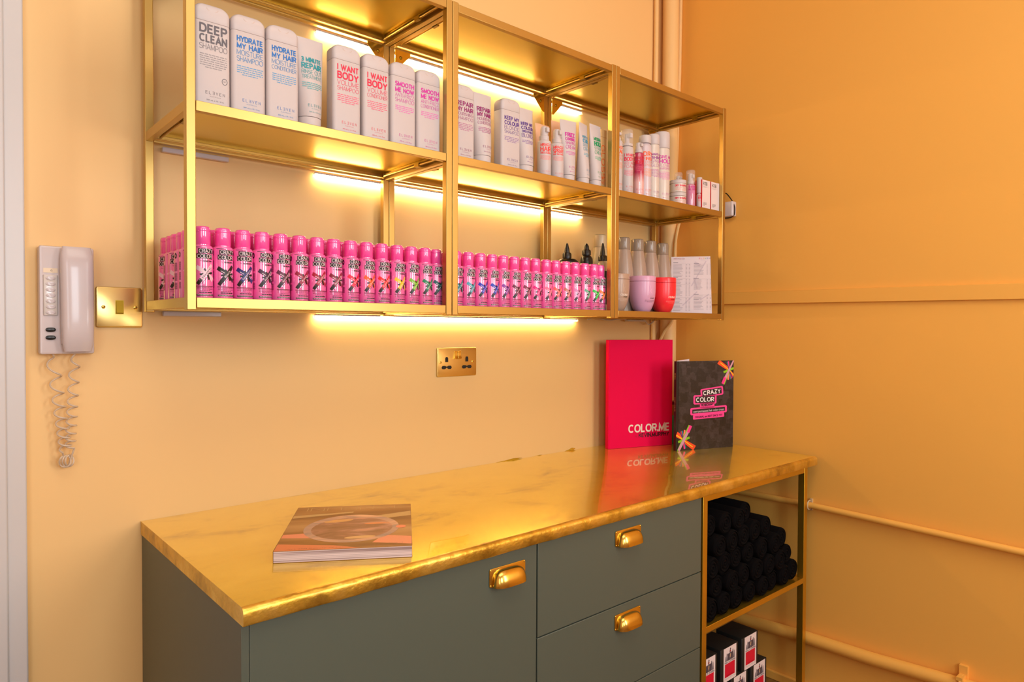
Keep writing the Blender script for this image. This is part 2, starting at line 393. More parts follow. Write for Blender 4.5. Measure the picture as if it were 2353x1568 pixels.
# dado board on the right wall
mb = MB(); v = []
for x in (XR-.011, XR):
    for y, z0, z1 in ((-.0, 1.2765, 1.321), (YF, 1.253, 1.2985)): v += [(x, y, z0), (x, y, z1)]
mb.add(v, [(0, 1, 3, 2), (4, 6, 7, 5), (0, 4, 5, 1), (2, 3, 7, 6), (1, 5, 7, 3), (0, 2, 6, 4)], M['wall_r']); struct(mb, 'trim_1', .0015)
# white door architrave at the left end of the back wall
mb = MB(); mb.box(-.62, -.4045, -.022, 0, FL, ZC, M['white']); mb.box(-.49, -.436, -.028, -.022, FL, ZC, M['white']); struct(mb, 'trim_2', .003)
mb = MB(); mb.box(-1.42, -.62, -.012, 0, FL, 2.2, M['white'])
for z0, z1 in ((.12, .85), (1.0, 2.05)):
    mb.box(-1.3, -1.06, -.018, -.012, z0, z1, M['white']); mb.box(-.98, -.74, -.018, -.012, z0, z1, M['white'])
struct(mb, 'door_1', .003)

WZ = .7543           # worktop height
# pipes
def bezier(pts, n=10):
    P = [Vector(p) for p in pts]; out = []
    for i in range(len(P)-1):
        p0 = P[max(i-1, 0)]; p1 = P[i]; p2 = P[i+1]; p3 = P[min(i+2, len(P)-1)]
        for k in range(n):
            t = k/n; out.append(0.5*((2*p1)+(-p0+p2)*t+(2*p0-5*p1+4*p2-p3)*t*t+(-p0+3*p1-3*p2+p3)*t**3))
    out.append(P[-1]); return out
mb = MB(); mb.tube([(1.667, -.040, WZ+.0004), (1.667, -.040, ZC)], .031, M['wall'], 24)
tag(mb.build('vertical_pipe'), 'thick orange-painted vertical pipe in the room corner behind the shelves', 'pipe')
mb = MB(); mb.tube([(1.725, -.048, ZC), (1.725, -.040, 2.2), (1.725, -.016, 1.45), (1.725, -.012, .78)], .0085, M['wall'], 12)
tag(mb.build('corner_conduit'), 'thin painted conduit running up the right wall beside the thick corner pipe', 'conduit')
mb = MB(); mb.tube([(1.612, -.012, ZC), (1.6115, -.012, 2.3), (1.609, -.012, 2.0), (1.607, -.012, .76)], .009, M['wall'], 12)
tag(mb.build('wall_conduit'), 'thin painted conduit on the back wall left of the thick corner pipe', 'conduit')
mb = MB(); mb.tube(bezier([(1.70, -.078, 1.66), (1.692, -.079, 1.62), (1.668, -.08, 1.57), (1.651, -.08, 1.49), (1.648, -.08, 1.3), (1.640, -.078, 1.215), (1.624, -.05, 1.165), (1.618, -.03, 1.10), (1.630, -.02, .95), (1.630, -.02, .76)]), .0055, M['wall'], 8)
tag(mb.build('slack_cable'), 'loose painted cable curving down in front of the corner pipe', 'cable')
pr = thing('radiator_pipe', 'thin orange-painted pipe running along the right wall above the thicker one', 'pipe')
mb = MB(); mb.tube([(1.719, 0, .579), (1.717, -.37, .5822), (1.715, -.586, .5845), (1.715, -1.19, .5715), (1.715, YF, .55)], .0105, M['wall_r'], 14); mb.build('pipe_run', pr)
mb = MB()
mb.tube([(1.715+.0145*math.cos(a), -.588, .5845+.0145*math.sin(a)) for a in [PI*0.35+PI*1.3*i/12 for i in range(13)]], .0028, M['cream_bottle'], 8)
mb.box(1.727, 1.735, -.592, -.584, .565, .604, M['cream_bottle']); c_ = mb.build('pipe_clip', pr); c_['label'] = 'pale plastic clip'
pr = thing('drain_pipe', 'thick orange-painted pipe near the floor on the right wall', 'pipe')
mb = MB(); mb.tube([(1.713, 0, .112), (1.713, -.37, .118), (1.712, -.587, .1305), (1.712, -.80, .135), (1.712, -.98, .146), (1.712, -1.06, .150), (1.712, -2.2, .2)], .0205, M['wall_r'], 18); mb.build('pipe_run', pr)
mb = MB(); mb.tube([(1.712+.025*math.cos(a), -1.045, .149+.025*math.sin(a)) for a in [PI*0.3+PI*1.4*i/12 for i in range(13)]], .005, M['wall_r'], 8)
mb.box(1.722, 1.735, -1.056, -1.034, .150, .202, M['wall_r']); mb.box(1.690, 1.728, -1.052, -1.036, .168, .178, M['wall_r']); mb.build('pipe_bracket', pr)

# ================================================================== BRASS WALL SHELVES
SX, SW, Z0, ZM, ZT = -0.1943, 0.5992, 1.2165, 1.5782, 1.9400   # left edge, module width, rail bottoms
RH, PW, YA, YB = .0192, .0168, -.326, -.0205
def shelf_unit(x0, label, ups):
    t = thing('wall_shelf_unit', label, 'shelf', (x0, 0, Z0), 0, None)
    Wd = SW-.0012; top = ZT-Z0+RH+.003
    for px in (0, Wd-PW):
        for py in (YA, YB-PW):
            mb = MB(); mb.box(px, px+PW, py, py+PW, -.004, top, M['brass']); mb.build('post', t, bevel=.0012)
    for z in (0, ZM-Z0, ZT-Z0):
        mb = MB(); e = .0006
        mb.box(PW+e, Wd-PW-e, YA+.0006, YA+.014, z, z+RH, M['brass']); mb.build('front_rail', t, bevel=.0008)
        mb = MB(); mb.box(PW+e, Wd-PW-e, YB-.014, YB-.0008, z, z+RH, M['brass'])
        mb.box(PW+e, Wd-PW-e, YB-.030, YB-.0145, z+.004, z+.007, M['brass']); mb.build('back_rail', t, bevel=.0008)
        mb = MB(); mb.box(.001, .014, YA+PW+e, YB-PW-e, z, z+RH, M['brass']); mb.build('side_rail', t, bevel=.0008)
        mb = MB(); mb.box(Wd-.014, Wd-.001, YA+PW+e, YB-PW-e, z, z+RH, M['brass']); mb.build('side_rail', t, bevel=.0008)
        mb = MB(); mb.box(.016, Wd-.016, YA+.015, YB-.016, z+RH-.003, z+RH-.0006, M['brass_panel']); mb.build('shelf_panel', t)
        # catch rods under the panel along the sides
        for sx in (.026, Wd-.026):
            mb = MB(); mb.tube([(sx, YA+.02, z+.0075), (sx, YB-.035, z+.0075)], .0028, M['brass'], 8)
            mb.box(sx-.004, sx+.004, YA+.10, YA+.12, z+.003, z+.012, M['brass_dark']); mb.box(sx-.003, sx+.003, YA+.02, YB-.04, z+.0115, z+.0158, M['brass_dark']); mb.build('support_rod', t)
    z = ZT-Z0
    for sx, d in ((PW+.001, 1), (Wd-PW-.001, -1)):
        mb = MB(); y = YB-PW+.0008
        v = [(sx, y-.0016, z-.0005), (sx+d*.048, y-.0016, z-.0005), (sx+d*.048, y-.0016, z-.010), (sx+d*.006, y-.0016, z-.052), (sx, y-.0016, z-.052)]
        v2 = [(a, y, c) for a, b, c in v]; n = 5
        fs = [tuple(range(n)), tuple(reversed(range(n, 2*n)))]+[(i, n+i, n+(i+1) % n, (i+1) % n) for i in range(n)]
        if d < 0: fs = [tuple(reversed(f)) for f in fs]
        mb.add(v+v2, fs, M['brass_polished']); br = mb.build('corner_bracket', t)
        sc = MB(); sc.xform(Matrix.Identity(4)); sc.lathe([(.0035, 0), (.0045, .0005), (.003, .002), (.0, .0024)], M['brass_dark'], n=14)
        sc.xform(Matrix.Translation((sx+d*.017, y-.0016, z-.020)) @ Matrix.Rotation(PI/2, 4, 'X')); sc.build('screw', br)
    return t
names = ['left brass-framed shelf unit holding the tall white bottles above pink bottles',
         'middle brass-framed shelf unit with white tubes and sprayers above pink bottles',
         'right brass-framed shelf unit with aerosol cans above coloured jars']
for i in range(3): shelf_unit(SX+i*SW, names[i], i)['group'] = 'brass wall shelf units'
# small foot plates of the lower rails, LED strips
for (x0, x1, z, lab) in ((.207, 1.19, ZT-.0062, 'glowing warm LED strip under the top shelf'), (.203, 1.195, ZM-.0062, 'glowing warm LED strip under the middle shelf'),
                    (.203, 1.175, Z0-.0062, 'glowing warm LED strip under the lowest shelf')):
    t = thing('led_strip', lab, 'light strip', (x0, -.009, z), 0, 'LED strips under the shelves')
    L = x1-x0
    mb = MB(); mb.box(.0, L, -.0045, .0055, .0012, .005, M['plastic']); mb.build('strip_tape', t)
    mb = MB(); mb.box(.003, L-.003, -.0045, .0045, -.0035, .001, M['led']); mb.build('strip_diffuser', t)
    mb = MB(); mb.box(-.004, .001, -.0055, .0065, -.005, .006, M['glass']); mb.box(L-.001, L+.004, -.0055, .0065, -.005, .006, M['glass']); mb.build('end_cap', t)
for z, lab, x1 in ((ZM-.0062, 'unlit pale plastic light bar under the middle shelf, left end', -.012), (Z0-.0062, 'unlit pale plastic light bar under the lowest shelf, left end', -.03)):
    mb = MB(); mb.box(-.155, x1, -.016, -.004, z-.006, z+.005, M['plastic']); tag(mb.build('light_bar', bevel=.002), lab, 'light bar')

# ================================================================== WHITE HAIR-CARE BOTTLES
ZS = ZM+RH-.0006      # shelf surface, middle level
ZB = Z0+RH-.0006      # shelf surface, lowest level
def rr_ring(w, d, r, z, k=5):
    o = []
    for cx, cy, t0 in ((w/2-r, d/2-r, 0), (-w/2+r, d/2-r, PI/2), (-w/2+r, -d/2+r, PI), (w/2-r, -d/2+r, 1.5*PI)):
        for i in range(k+1):
            t = t0+PI/2*i/k; o.append((cx+r*math.cos(t), cy+r*math.sin(t), z))
    return o
BW, BD = .0665, .036
def shampoo(name, label, x, y, H, col, titles, start=.80, rz=0, nm=4, dot=False, seed=1):
    t = thing(name, label, 'bottle', (x, y, ZS), rz)
    zc = H*.825; mb = MB()
    rings = [rr_ring(BW-.004, BD-.004, .006, 0), rr_ring(BW-.001, BD-.001, .0072, .0015), rr_ring(BW, BD, .0078, .004), rr_ring(BW, BD, .0078, zc-.0008), rr_ring(BW-.0012, BD-.0012, .0072, zc)]
    mb.loft(rings, M['bottle']); eleven(mb, flat(-BD/2), 0.0015, BW*.765, H, col, titles, start, nm, True, seed, dot)
    mb.build('bottle_body', t)
    mb = MB(); rings = [rr_ring(BW-.0012, BD-.0012, .0072, zc+.0004), rr_ring(BW, BD, .0078, zc+.0012)]
    R = .019
    for i in range(9):
        a = PI/2*i/8; rings.append(rr_ring(BW-2*R*(1-math.cos(a)), BD-.012*(1-math.cos(a)), .0078-.0030*(1-math.cos(a)), H-R*.85+R*.85*math.sin(a)))
    mb.loft(rings, M['bottle2'])
    # thumb notch of the flip lid
    for i in range(8):
        a0, a1 = PI+PI*i/8, PI+PI*(i+1)/8
        pquad(mb, flat(-BD/2+.0008), (.011*math.cos(a0), H*.957+.006*math.sin(a0)), (.011*math.cos(a1), H*.957+.006*math.sin(a1)),
              (.0098*math.cos(a1), H*.957+.0048*math.sin(a1)), (.0098*math.cos(a0), H*.957+.0048*math.sin(a0)), ink((196, 176, 166)), 3, 1)
    mb.build('flip_cap', t); return t
def tube_b(name, label, x, y, H, W, col, titles, start=.74, rz=0, nm=3, seed=1, cap_r=.0215, body=None, capm=None, pale=.22, cat='tube'):
    t = thing(name, label, cat, (x, y, ZS), rz); bm = body or M['bottle']
    ch = H*.115; mb = MB(); rings = []; n = 32
    def ring(w, d, z): return [(w/2*math.cos(2*PI*j/n), d/2*math.sin(2*PI*j/n), z) for j in range(n)]
    for i in range(15):
        s_ = i/14; z = ch+.0006+(H-ch)*s_; w = 2*cap_r*1.02+(W-2*cap_r*1.02)*s_**.8; d = (2*cap_r)*(1-s_**1.6)+.0024
        rings.append(ring(w, d, z) if s_ < .93 else ring(W, .0024, z))
    mb.loft(rings, bm)
    tw = 2*cap_r*.9
    def mp(u, v, lay):
        s_ = min(max((v-ch)/(H-ch), 0), 1); d = ((2*cap_r)*(1-s_**1.6)+.0024)/2; w = (2*cap_r*1.02+(W-2*cap_r*1.02)*s_**.8)/2
        uu = u; q = max(1-(uu/w)**2, 0)
        return (uu, -d*math.sqrt(q)-.0005-.0002*lay, v)
    eleven(mb, mp, 0.001, tw, H, col, titles, start, nm, False, seed, False, pale, .24)
    # crimp seam
    prect(mb, flat(-.0014), -W*.49, W*.49, H*.955, H*.958, ink((204, 186, 178)), 1, 1)
    mb.build('tube_body', t)
    mb = MB(); mb.lathe([(cap_r-.001, 0), (cap_r, .001), (cap_r*1.015, ch-.001), (cap_r*1.0, ch)], capm or M['bottle2'], n=32)
    prect(mb, cyl(cap_r*1.01), -.006, .007, ch*.28, ch*.30, ink((204, 186, 178)), 1, 4); prect(mb, cyl(cap_r*1.01), -.0065, -.006, ch*.05, ch*.30, ink((204, 186, 178)), 1, 1); prect(mb, cyl(cap_r*1.01), .007, .0075, ch*.05, ch*.30, ink((204, 186, 178)), 1, 1)
    mb.build('tube_cap', t); return t
Yb = -.306+BD/2
G = (92, 88, 96); BL = (0, 108, 190); TE = (20, 146, 158); RD = (226, 8, 64); MG = (206, 26, 160); PL = (142, 24, 104); VI = (82, 44, 140); OR = (240, 70, 68); OG = (246, 92, 16); GR = (0, 150, 92); CY = (20, 150, 190)
w2 = BW/2
bts = [('shampoo_bottle', 'leftmost tall white bottle with large dark grey lettering and a small round mark', -.1078, .190, G, [('DEEP', 1, .090), ('CLEAN', 1, .078), ('SHAMPOO', 0, .055)], .80, 7, True),
       ('shampoo_bottle', 'tall white bottle with blue lettering, second from left on the top shelf', -.0391, .190, BL, [('HYDRATE', 1, .056), ('MY HAIR', 1, .056), ('MOISTURE', 0, .052), ('SHAMPOO', 0, .052)], .775, 5, False),
       ('conditioner_bottle', 'tall white bottle with blue lettering directly left of the turquoise-lettered tube', .0297, .190, BL, [('HYDRATE', 1, .056), ('MY HAIR', 1, .056), ('MOISTURE', 0, .050), ('CONDITIONER', 0, .042)], .775, 5, False),
       ('shampoo_bottle', 'tall white bottle with red lettering directly right of the turquoise-lettered tube', .1716, .190, RD, [('I WANT', 1, .066), ('BODY', 1, .082), ('VOLUME', 0, .052), ('SHAMPOO', 0, .048)], .775, 5, False),
       ('conditioner_bottle', 'tall white bottle with red lettering next to the first magenta-lettered bottle', .2435, .190, RD, [('I WANT', 1, .066), ('BODY', 1, .082), ('VOLUME', 0, .052), ('CONDITIONER', 0, .042)], .775, 5, False),
       ('shampoo_bottle', 'white bottle with magenta lettering, the left one of the magenta pair', .3145, .190, MG, [('SMOOTH', 1, .056), ('ME NOW', 1, .056), ('ANTI-FRIZZ', 0, .044), ('SHAMPOO', 0, .046)], .765, 4, False),
       ('conditioner_bottle', 'white bottle with magenta lettering, the right one beside the brass post', .3843, .190, MG, [('SMOOTH', 1, .056), ('ME NOW', 1, .056), ('ANTI-FRIZZ', 0, .044), ('CONDITIONER', 0, .042)], .765, 4, False),
       ('shampoo_bottle', 'white bottle with plum lettering half hidden behind the left brass post of the middle unit', .4881, .182, PL, [('REPAIR', 1, .062), ('MY HAIR', 1, .060), ('NOURISHING', 0, .042), ('SHAMPOO', 0, .046)], .775, 5, False),
       ('shampoo_bottle', 'white bottle with violet lettering in the middle unit, beside the violet-lettered tube', .642, .182, VI, [('KEEP MY', 1, .056), ('COLOUR', 1, .056), ('BLONDE', 0, .050), ('SHAMPOO', 0, .046)], .745, 4, False)]
for i, (nm, lab, xr, H, col, tt, st, nmic, dot) in enumerate(bts):
    shampoo(nm, lab, xr-w2, Yb, H+.0015, col, tt, st, 0, nmic, dot, i)['group'] = 'tall white bottles on the middle shelf level'
tg = 'white squeeze tubes on the middle shelf level'
tube_b('treatment_tube', 'white squeeze tube with turquoise lettering between blue and red lettered bottles', .0605, -.284, .190, .063, TE, [('3 MINUTE', 1, .052), ('REPAIR', 1, .064), ('RINSE OUT', 0, .046), ('TREATMENT', 0, .042)], .78, 0, 4, 1, .0245)['group'] = tg
tube_b('conditioner_tube', 'white squeeze tube with plum lettering in the middle unit', .5255, -.284, .182, .063, PL, [('REPAIR', 1, .064), ('MY HAIR', 1, .060), ('NOURISHING', 0, .044), ('CONDITIONER', 0, .042)], .80, 0, 4, 2, .0245)['group'] = tg
tube_b('treatment_tube', 'white squeeze tube with violet lettering next to the sprayers', .6745, -.284, .176, .060, VI, [('KEEP MY', 1, .052), ('COLOUR', 1, .052), ('TREATMENT', 1, .036), ('BLONDE', 0, .062)], .78, 0, 3, 3, .0235)['group'] = tg
tube_b('cream_tube', 'white squeeze tube with magenta lettering in front of the orange-lettered one', .842, -.285, .178, .061, MG, [('FRIZZ', 1, .070), ('CONTROL', 1, .048), ('SHAPING', 0, .052), ('CREAM', 0, .060)], .80, -.12, 3, 4, .0195)['group'] = tg
tube_b('cream_tube', 'white squeeze tube with light blue lettering turned sideways', .9015, -.288, .180, .052, CY, [('KEEP MY', 1, .040), ('CURL', 1, .066), ('DEFINING', 0, .046), ('CREAM', 0, .054)], .80, .28, 3, 5, .0185)['group'] = tg
tube_b('cream_tube', 'white squeeze tube with green lettering, rightmost in the middle unit', .954, -.288, .186, .056, GR, [('MEDIUM', 1, .052), ('HOLD', 1, .078), ('STYLING', 0, .046), ('CREAM', 0, .056)], .80, .10, 3, 6, .0185)['group'] = tg
BR = (196, 84, 40); M['kraft'] = mat('peach_tube_plastic', (226, 176, 140), 0.4)
tube_b('styling_tube', 'peach tube with rust lettering standing behind the white sprayers', .866, -.222, .192, .06, BR, [('BLOND', 1, .09), ('CREAM', 0, .07)], .70, 0, 2, 7, .02, M['kraft'], M['kraft'])['group'] = tg
tube_b('styling_tube', 'peach tube hidden behind the leftmost white sprayer', .800, -.222, .172, .056, BR, [('BLOND', 1, .09), ('CREAM', 0, .07)], .60, 0, 2, 8, .02, M['kraft'], M['kraft'])['group'] = tg
M['kraft2'] = mat('translucent_beige_carton', (222, 178, 120), 0.3)
t = thing('carton', 'narrow translucent beige carton with orange lettering beside the brass post', 'box', (.992, -.268, ZS), 0)
mb = MB(); mb.rbox(-.0145, .0145, -.02, .02, 0, .181, .0015, M['kraft2'])
mp_ = flat(-.02); text(mb, 'GLOSS', mp_, -.001, .085, .10, .016, ink(OG), .01, rot=-PI/2); micro(mb, mp_, 0, .040, .020, .004, 6, ink(OG), 2)
prect(mb, mp_, -.0145, .0145, .158, .159, ink((190, 140, 80)), 1, 1); mb.build('carton_body', t)

# sprayers, cans, jars
def spray(name, label, x, y, r, zb, H, col, titles, body=None, start=.86, az=0.0, head='trigger', clear=0, cat='spray bottle', seed=1, pale=.22):
    """cylinder body to zb, pump/nozzle head to H"""
    t = thing(name, label, cat, (x, y, ZS)); bm = body or M['bottle']; mb = MB()
    mb.lathe([(r-.0025, 0), (r-.0006, .001), (r, .003), (r, zb-.006), (r-.0015, zb-.002), (r*.72, zb)], bm, n=36)
    eleven(mb, cyl(r, az), 0, r*1.75, zb, col, titles, start, 6, False, seed, False, pale, .16); mb.build('bottle_body', t)
    mb = MB(); hh = H-zb
    if head == 'trigger':
        mb.lathe([(r*.70, zb+.0004), (r*.70, zb+hh*.30), (r*.56, zb+hh*.34), (r*.54, zb+hh*.85), (r*.46, zb+hh*.95), (r*.25, H)], M['bottle2'], n=28)
        mb.rbox(-.005, .005, -r*.9, -r*.3, zb+hh*.55, zb+hh*.86, .002, M['bottle2'])
    else:
        mb.lathe([(r*.9, zb+.0004), (r*.9, zb+hh*.2), (r*.4, zb+hh*.24), (r*.38, H-.004), (r*.3, H-.002)], M['bottle2'], n=28)
        mb.rbox(-.006, .006, -r*.95, .006, zb+hh*.62, H-.002, .0025, M['bottle2'])
    if head == 'cap':
        mb = MB(); mb.lathe([(r*.97, zb+.0004), (r, zb+.001), (r, H-.003), (r*.9, H-.001), (r*.6, H)], M['bottle2'], n=28)
    mb.build('pump_head', t)
    if clear:
        mb = MB(); mb.lathe([(r*.97, zb+.0008), (r*.97, H+.006), (r*.85, H+.010), (.0, H+.0105)], M['glass'], n=32, cap0=False, cap1=False)
        mb.build('clear_overcap', t)
    return t
sg = 'spray and pump bottles on the middle shelf level'
spray('spray_bottle', 'small white sprayer with red lettering right beside the violet-lettered tube', .7478, -.285, .0192, .103, .143, OR, [('MIRACLE', 1, .075), ('HAIR', 1, .13), ('TREATMENT', 1, .05)], None, .90, -.45)['group'] = sg
spray('spray_bottle', 'small white sprayer with red lettering overlapping the magenta-lettered tube', .7935, -.289, .0192, .103, .143, OR, [('MIRACLE', 1, .075), ('SPRAY', 1, .11), ('HAIR TREATMENT', 1, .035)], None, .90, -.45)['group'] = sg
spray('spray_bottle', 'white bottle with orange lettering partly hidden behind the left post of the right unit', 1.055, -.285, .019, .160, .187, OG, [('MIRACLE', 1, .05), ('REAL', 1, .08), ('SPRAY', 0, .05), ('GLOSS', 0, .05)], None, .88, -.35)['group'] = sg
spray('foam_bottle', 'white foam pump bottle with red lettering under a clear cap', 1.106, -.285, .0195, .150, .192, RD, [('I WANT', 1, .062), ('BODY', 1, .080), ('VOLUME', 0, .055), ('FOAM', 0, .062)], None, .84, -.45, 'foam', 1, 'pump bottle')['group'] = sg
M['pinkliq'] = mat('translucent_pink_bottle', (214, 92, 124), 0.08, 0, Coat_Weight=1.0)
n_, l_, b_ = nodes(M['pinkliq']); _tc = n_.new('ShaderNodeTexCoord'); _s = n_.new('ShaderNodeSeparateXYZ'); _rp = n_.new('ShaderNodeValToRGB')
_rp.color_ramp.elements[0].position = 0.045; _rp.color_ramp.elements[0].color = lin((226, 176, 176)); _rp.color_ramp.elements[1].position = 0.075; _rp.color_ramp.elements[1].color = lin((178, 44, 88))
l_.new(_tc.outputs['Object'], _s.inputs[0]); l_.new(_s.outputs['Z'], _rp.inputs['Fac']); l_.new(_rp.outputs['Color'], b_.inputs['Base Color'])
spray('spray_bottle', 'slim spray bottle with dark pink liquid and a white nozzle', 1.157, -.290, .0178, .139, .172, (200, 0, 50), [('I WANT', 1, .07), ('BODY', 1, .09)], M['pinkliq'], .90, -.73)['group'] = sg
def can(label, x, y, r, rc, zb, H, body, col, titles, start, az, dome=False):
    t = thing('aerosol_can', label, 'spray can', (x, y, ZS), 0, 'aerosol cans on the right shelf unit'); mb = MB()
    mb.lathe([(r-.002, 0), (r, .0015), (r, zb-.014 if dome else zb-.003), (r*.9, zb-.005) if dome else (r-.0008, zb-.001), (r*.7 if dome else r-.0014, zb)], body, n=40)
    eleven(mb, cyl(r, az), 0, r*1.8, zb, col, titles, start, 7, False, 3, False, .25, .15); mb.build('can_body', t)
    mb = MB(); mb.lathe([(rc-.0006, zb+.0004), (rc, zb+.0012), (rc, H-.008), (rc*.93, H-.0025), (rc*.72, H)], M['bottle2'], n=40); mb.build('can_cap', t)
can('white aerosol can with orange lettering and a domed shoulder', 1.1975, -.283, .0212, .0198, .176, .203, M['can2'], OG, [('DRY', 1, .085), ('FINISH', 1, .058), ('TEXTURE', 0, .040), ('SPRAY', 0, .046)], .84, -.23, True)
can('slim white aerosol can with purple lettering between orange and magenta lettered cans', 1.2425, -.281, .0205, .0205, .180, .215, M['can'], (150, 30, 140), [('MAKE ME', 1, .042), ('SHINE', 1, .052), ('SPRAY', 0, .056), ('GLOSS', 0, .056)], .84, -.24)
can('tallest white aerosol can with magenta lettering', 1.293, -.278, .0262, .0262, .176, .232, M['can'], MG, [('GIVE ME', 1, .056), ('HOLD', 1, .080), ('FLEXIBLE', 0, .046), ('HAIRSPRAY', 0, .042)], .86, -.31)
def powder(label, z, txt):
    t = thing('powder_jar', label, 'jar', (1.372, -.287, z), 0, 'stacked powder jars'); r = .0275; mb = MB()
    mb.lathe([(r-.002, 0), (r, .001), (r, .0285), (r-.001, .029)], M['can'], n=36)
    text(mb, txt, cyl(r, -.45), 0, .0215, .046, .0065, ink(RD), .02); text(mb, 'VOLUME PASTE', cyl(r, -.45), 0, .0135, .044, .0045, ink((240, 150, 140))); micro(mb, cyl(r, -.45), 0, .009, .044, .003, 2, ink((240, 150, 140)), 3)
    mb.build('jar_body', t); mb = MB(); mb.lathe([(r-.001, .0294), (r+.0004, .030), (r+.0004, .0405), (r-.001, .0415)], M['bottle2'], n=36); mb.build('jar_lid', t)
powder('white round jar with red lettering, the lower one of two stacked', ZS, 'DRY SHAMPOO'); powder('white round jar with red lettering, stacked on another jar', ZS+.0418, 'DRY SHAMPOO')
M['lilacliq'] = mat('translucent_lilac_bottle', (206, 140, 168), 0.06, 0, Coat_Weight=1.0)
spray('serum_bottle', 'small lilac translucent bottle with a clear cap beside the stacked jars', 1.447, -.286, .0158, .082, .120, (206, 30, 140), [('SMOOTH', 1, .09), ('ME NOW', 1, .09)], M['lilacliq'], .92, -.5, 'trigger', 1)['group'] = sg
spray('serum_bottle', 'small bottle with a clear cap standing behind the stacked jars', 1.447, -.236, .015, .082, .120, (206, 30, 140), [('SHINE', 1, .09)], M['lilacliq'], .92, -.5, 'trigger', 1)['group'] = sg
spray('serum_bottle', 'tiny white vial with red lettering next to the red-sided boxes', 1.4815, -.2985, .0096, .054, .110, RD, [('I WANT', 1, .10), ('BODY', 1, .12)], None, .86, -.5, 'cap')['group'] = sg
M['boxred'] = mat('red_box_side', (222, 30, 24), 0.4); M['boxwhite'] = mat('white_box_front', (228, 214, 214), 0.45)
def kbox(label, x0, x1, y, txt=True):
    t = thing('treatment_box', label, 'box', ((x0+x1)/2, y, ZS), 0, 'white boxes with red sides'); W = x1-x0; mb = MB()
    mb.box(-W/2, W/2, 0, .027, 0, .1005, M['boxred']); prect(mb, flat(0), -W/2+.0003, W/2-.0003, .0002, .1003, M['boxwhite'], 1, 1)
    text(mb, 'K18', flat(0), -W*.12, .088, W*.50, .0125, ink((34, 24, 28)), .012)
    micro(mb, flat(0), -W*.12, .078, W*.52, .0022, 2, ink((150, 130, 132)), 1, .3); micro(mb, flat(0), -W*.14, .023, W*.45, .003, 4, ink((120, 100, 104)), 4, .4, .5, 1, 'l')
    for i in range(9): disc(mb, flat(0), W*.26+.001*(i % 3), .094-.0022*i, .0006, .0006, ink((244, 160, 140)), 2, 8)
    mb.build('carton', t)
kbox('white box with red side and black lettering, left of the pair', 1.4780, 1.5275, -.312); kbox('white box with red side and black lettering, right one beside the brass post', 1.5330, 1.5845, -.312)
kbox('red-sided box standing behind the left white box', 1.4960, 1.5475, -.272)

# ================================================================== PINK DYE BOTTLES
RB = .0187
SH = [('Neutral', (232, 196, 208), 'pale'), ('Black', (22, 16, 16), 'black'), ('Sapphire', (30, 34, 110), 'navy'), ('Aubergine', (62, 16, 58), 'aubergine'), ('Bordeaux', (96, 12, 56), 'bordeaux'),
      ('Rouge', (150, 10, 56), 'ruby'), ('Vermillion', (170, 16, 54), 'dark red'), ('Burgundy', (136, 24, 56), 'burgundy'), ('Fire', (236, 10, 62), 'crimson'), ('Orange', (246, 92, 20), 'orange'),
      ('Coral Red', (250, 24, 30), 'scarlet'), ('Canary Yellow', (250, 200, 0), 'yellow'), ('Lime Twist', (120, 190, 20), 'lime'), ('Emerald Green', (0, 130, 84), 'emerald'), ('Pine Green', (0, 90, 90), 'pine green')]
SH2 = [('Peacock Blue', (10, 86, 112), 'peacock'), ('Blue Jade', (0, 128, 140), 'teal'), ('Bubblegum Blue', (70, 160, 184), 'pale blue'), ('Capri Blue', (40, 40, 190), 'blue'), ('Sky Blue', (20, 60, 190), 'royal blue'), ('Hot Purple', (134, 40, 160), 'purple'),
       ('Violette', (110, 24, 66), 'wine'), ('Cyclamen', (130, 14, 66), 'cyclamen'), ('Pinkissimo', (226, 0, 130), 'magenta'), ('Candy Floss', (246, 110, 150), 'candy pink'), ('Peachy Coral', (246, 100, 90), 'coral'),
       ('Rose Gold', (196, 110, 100), 'rose'), ('Lavender', (214, 130, 190), 'lavender'), ('Peppermint', (90, 170, 136), 'mint'), ('Toxic', (0, 196, 60), 'neon green')]
LAST = ('Caution', (255, 120, 0), 'neon orange')
XS1 = [-.1546, -.1170, -.0790, -.0410, -.0030, .0370, .0758, .1148, .1543, .1941, .2330, .2723, .3112, .3500]
X1L = .3685
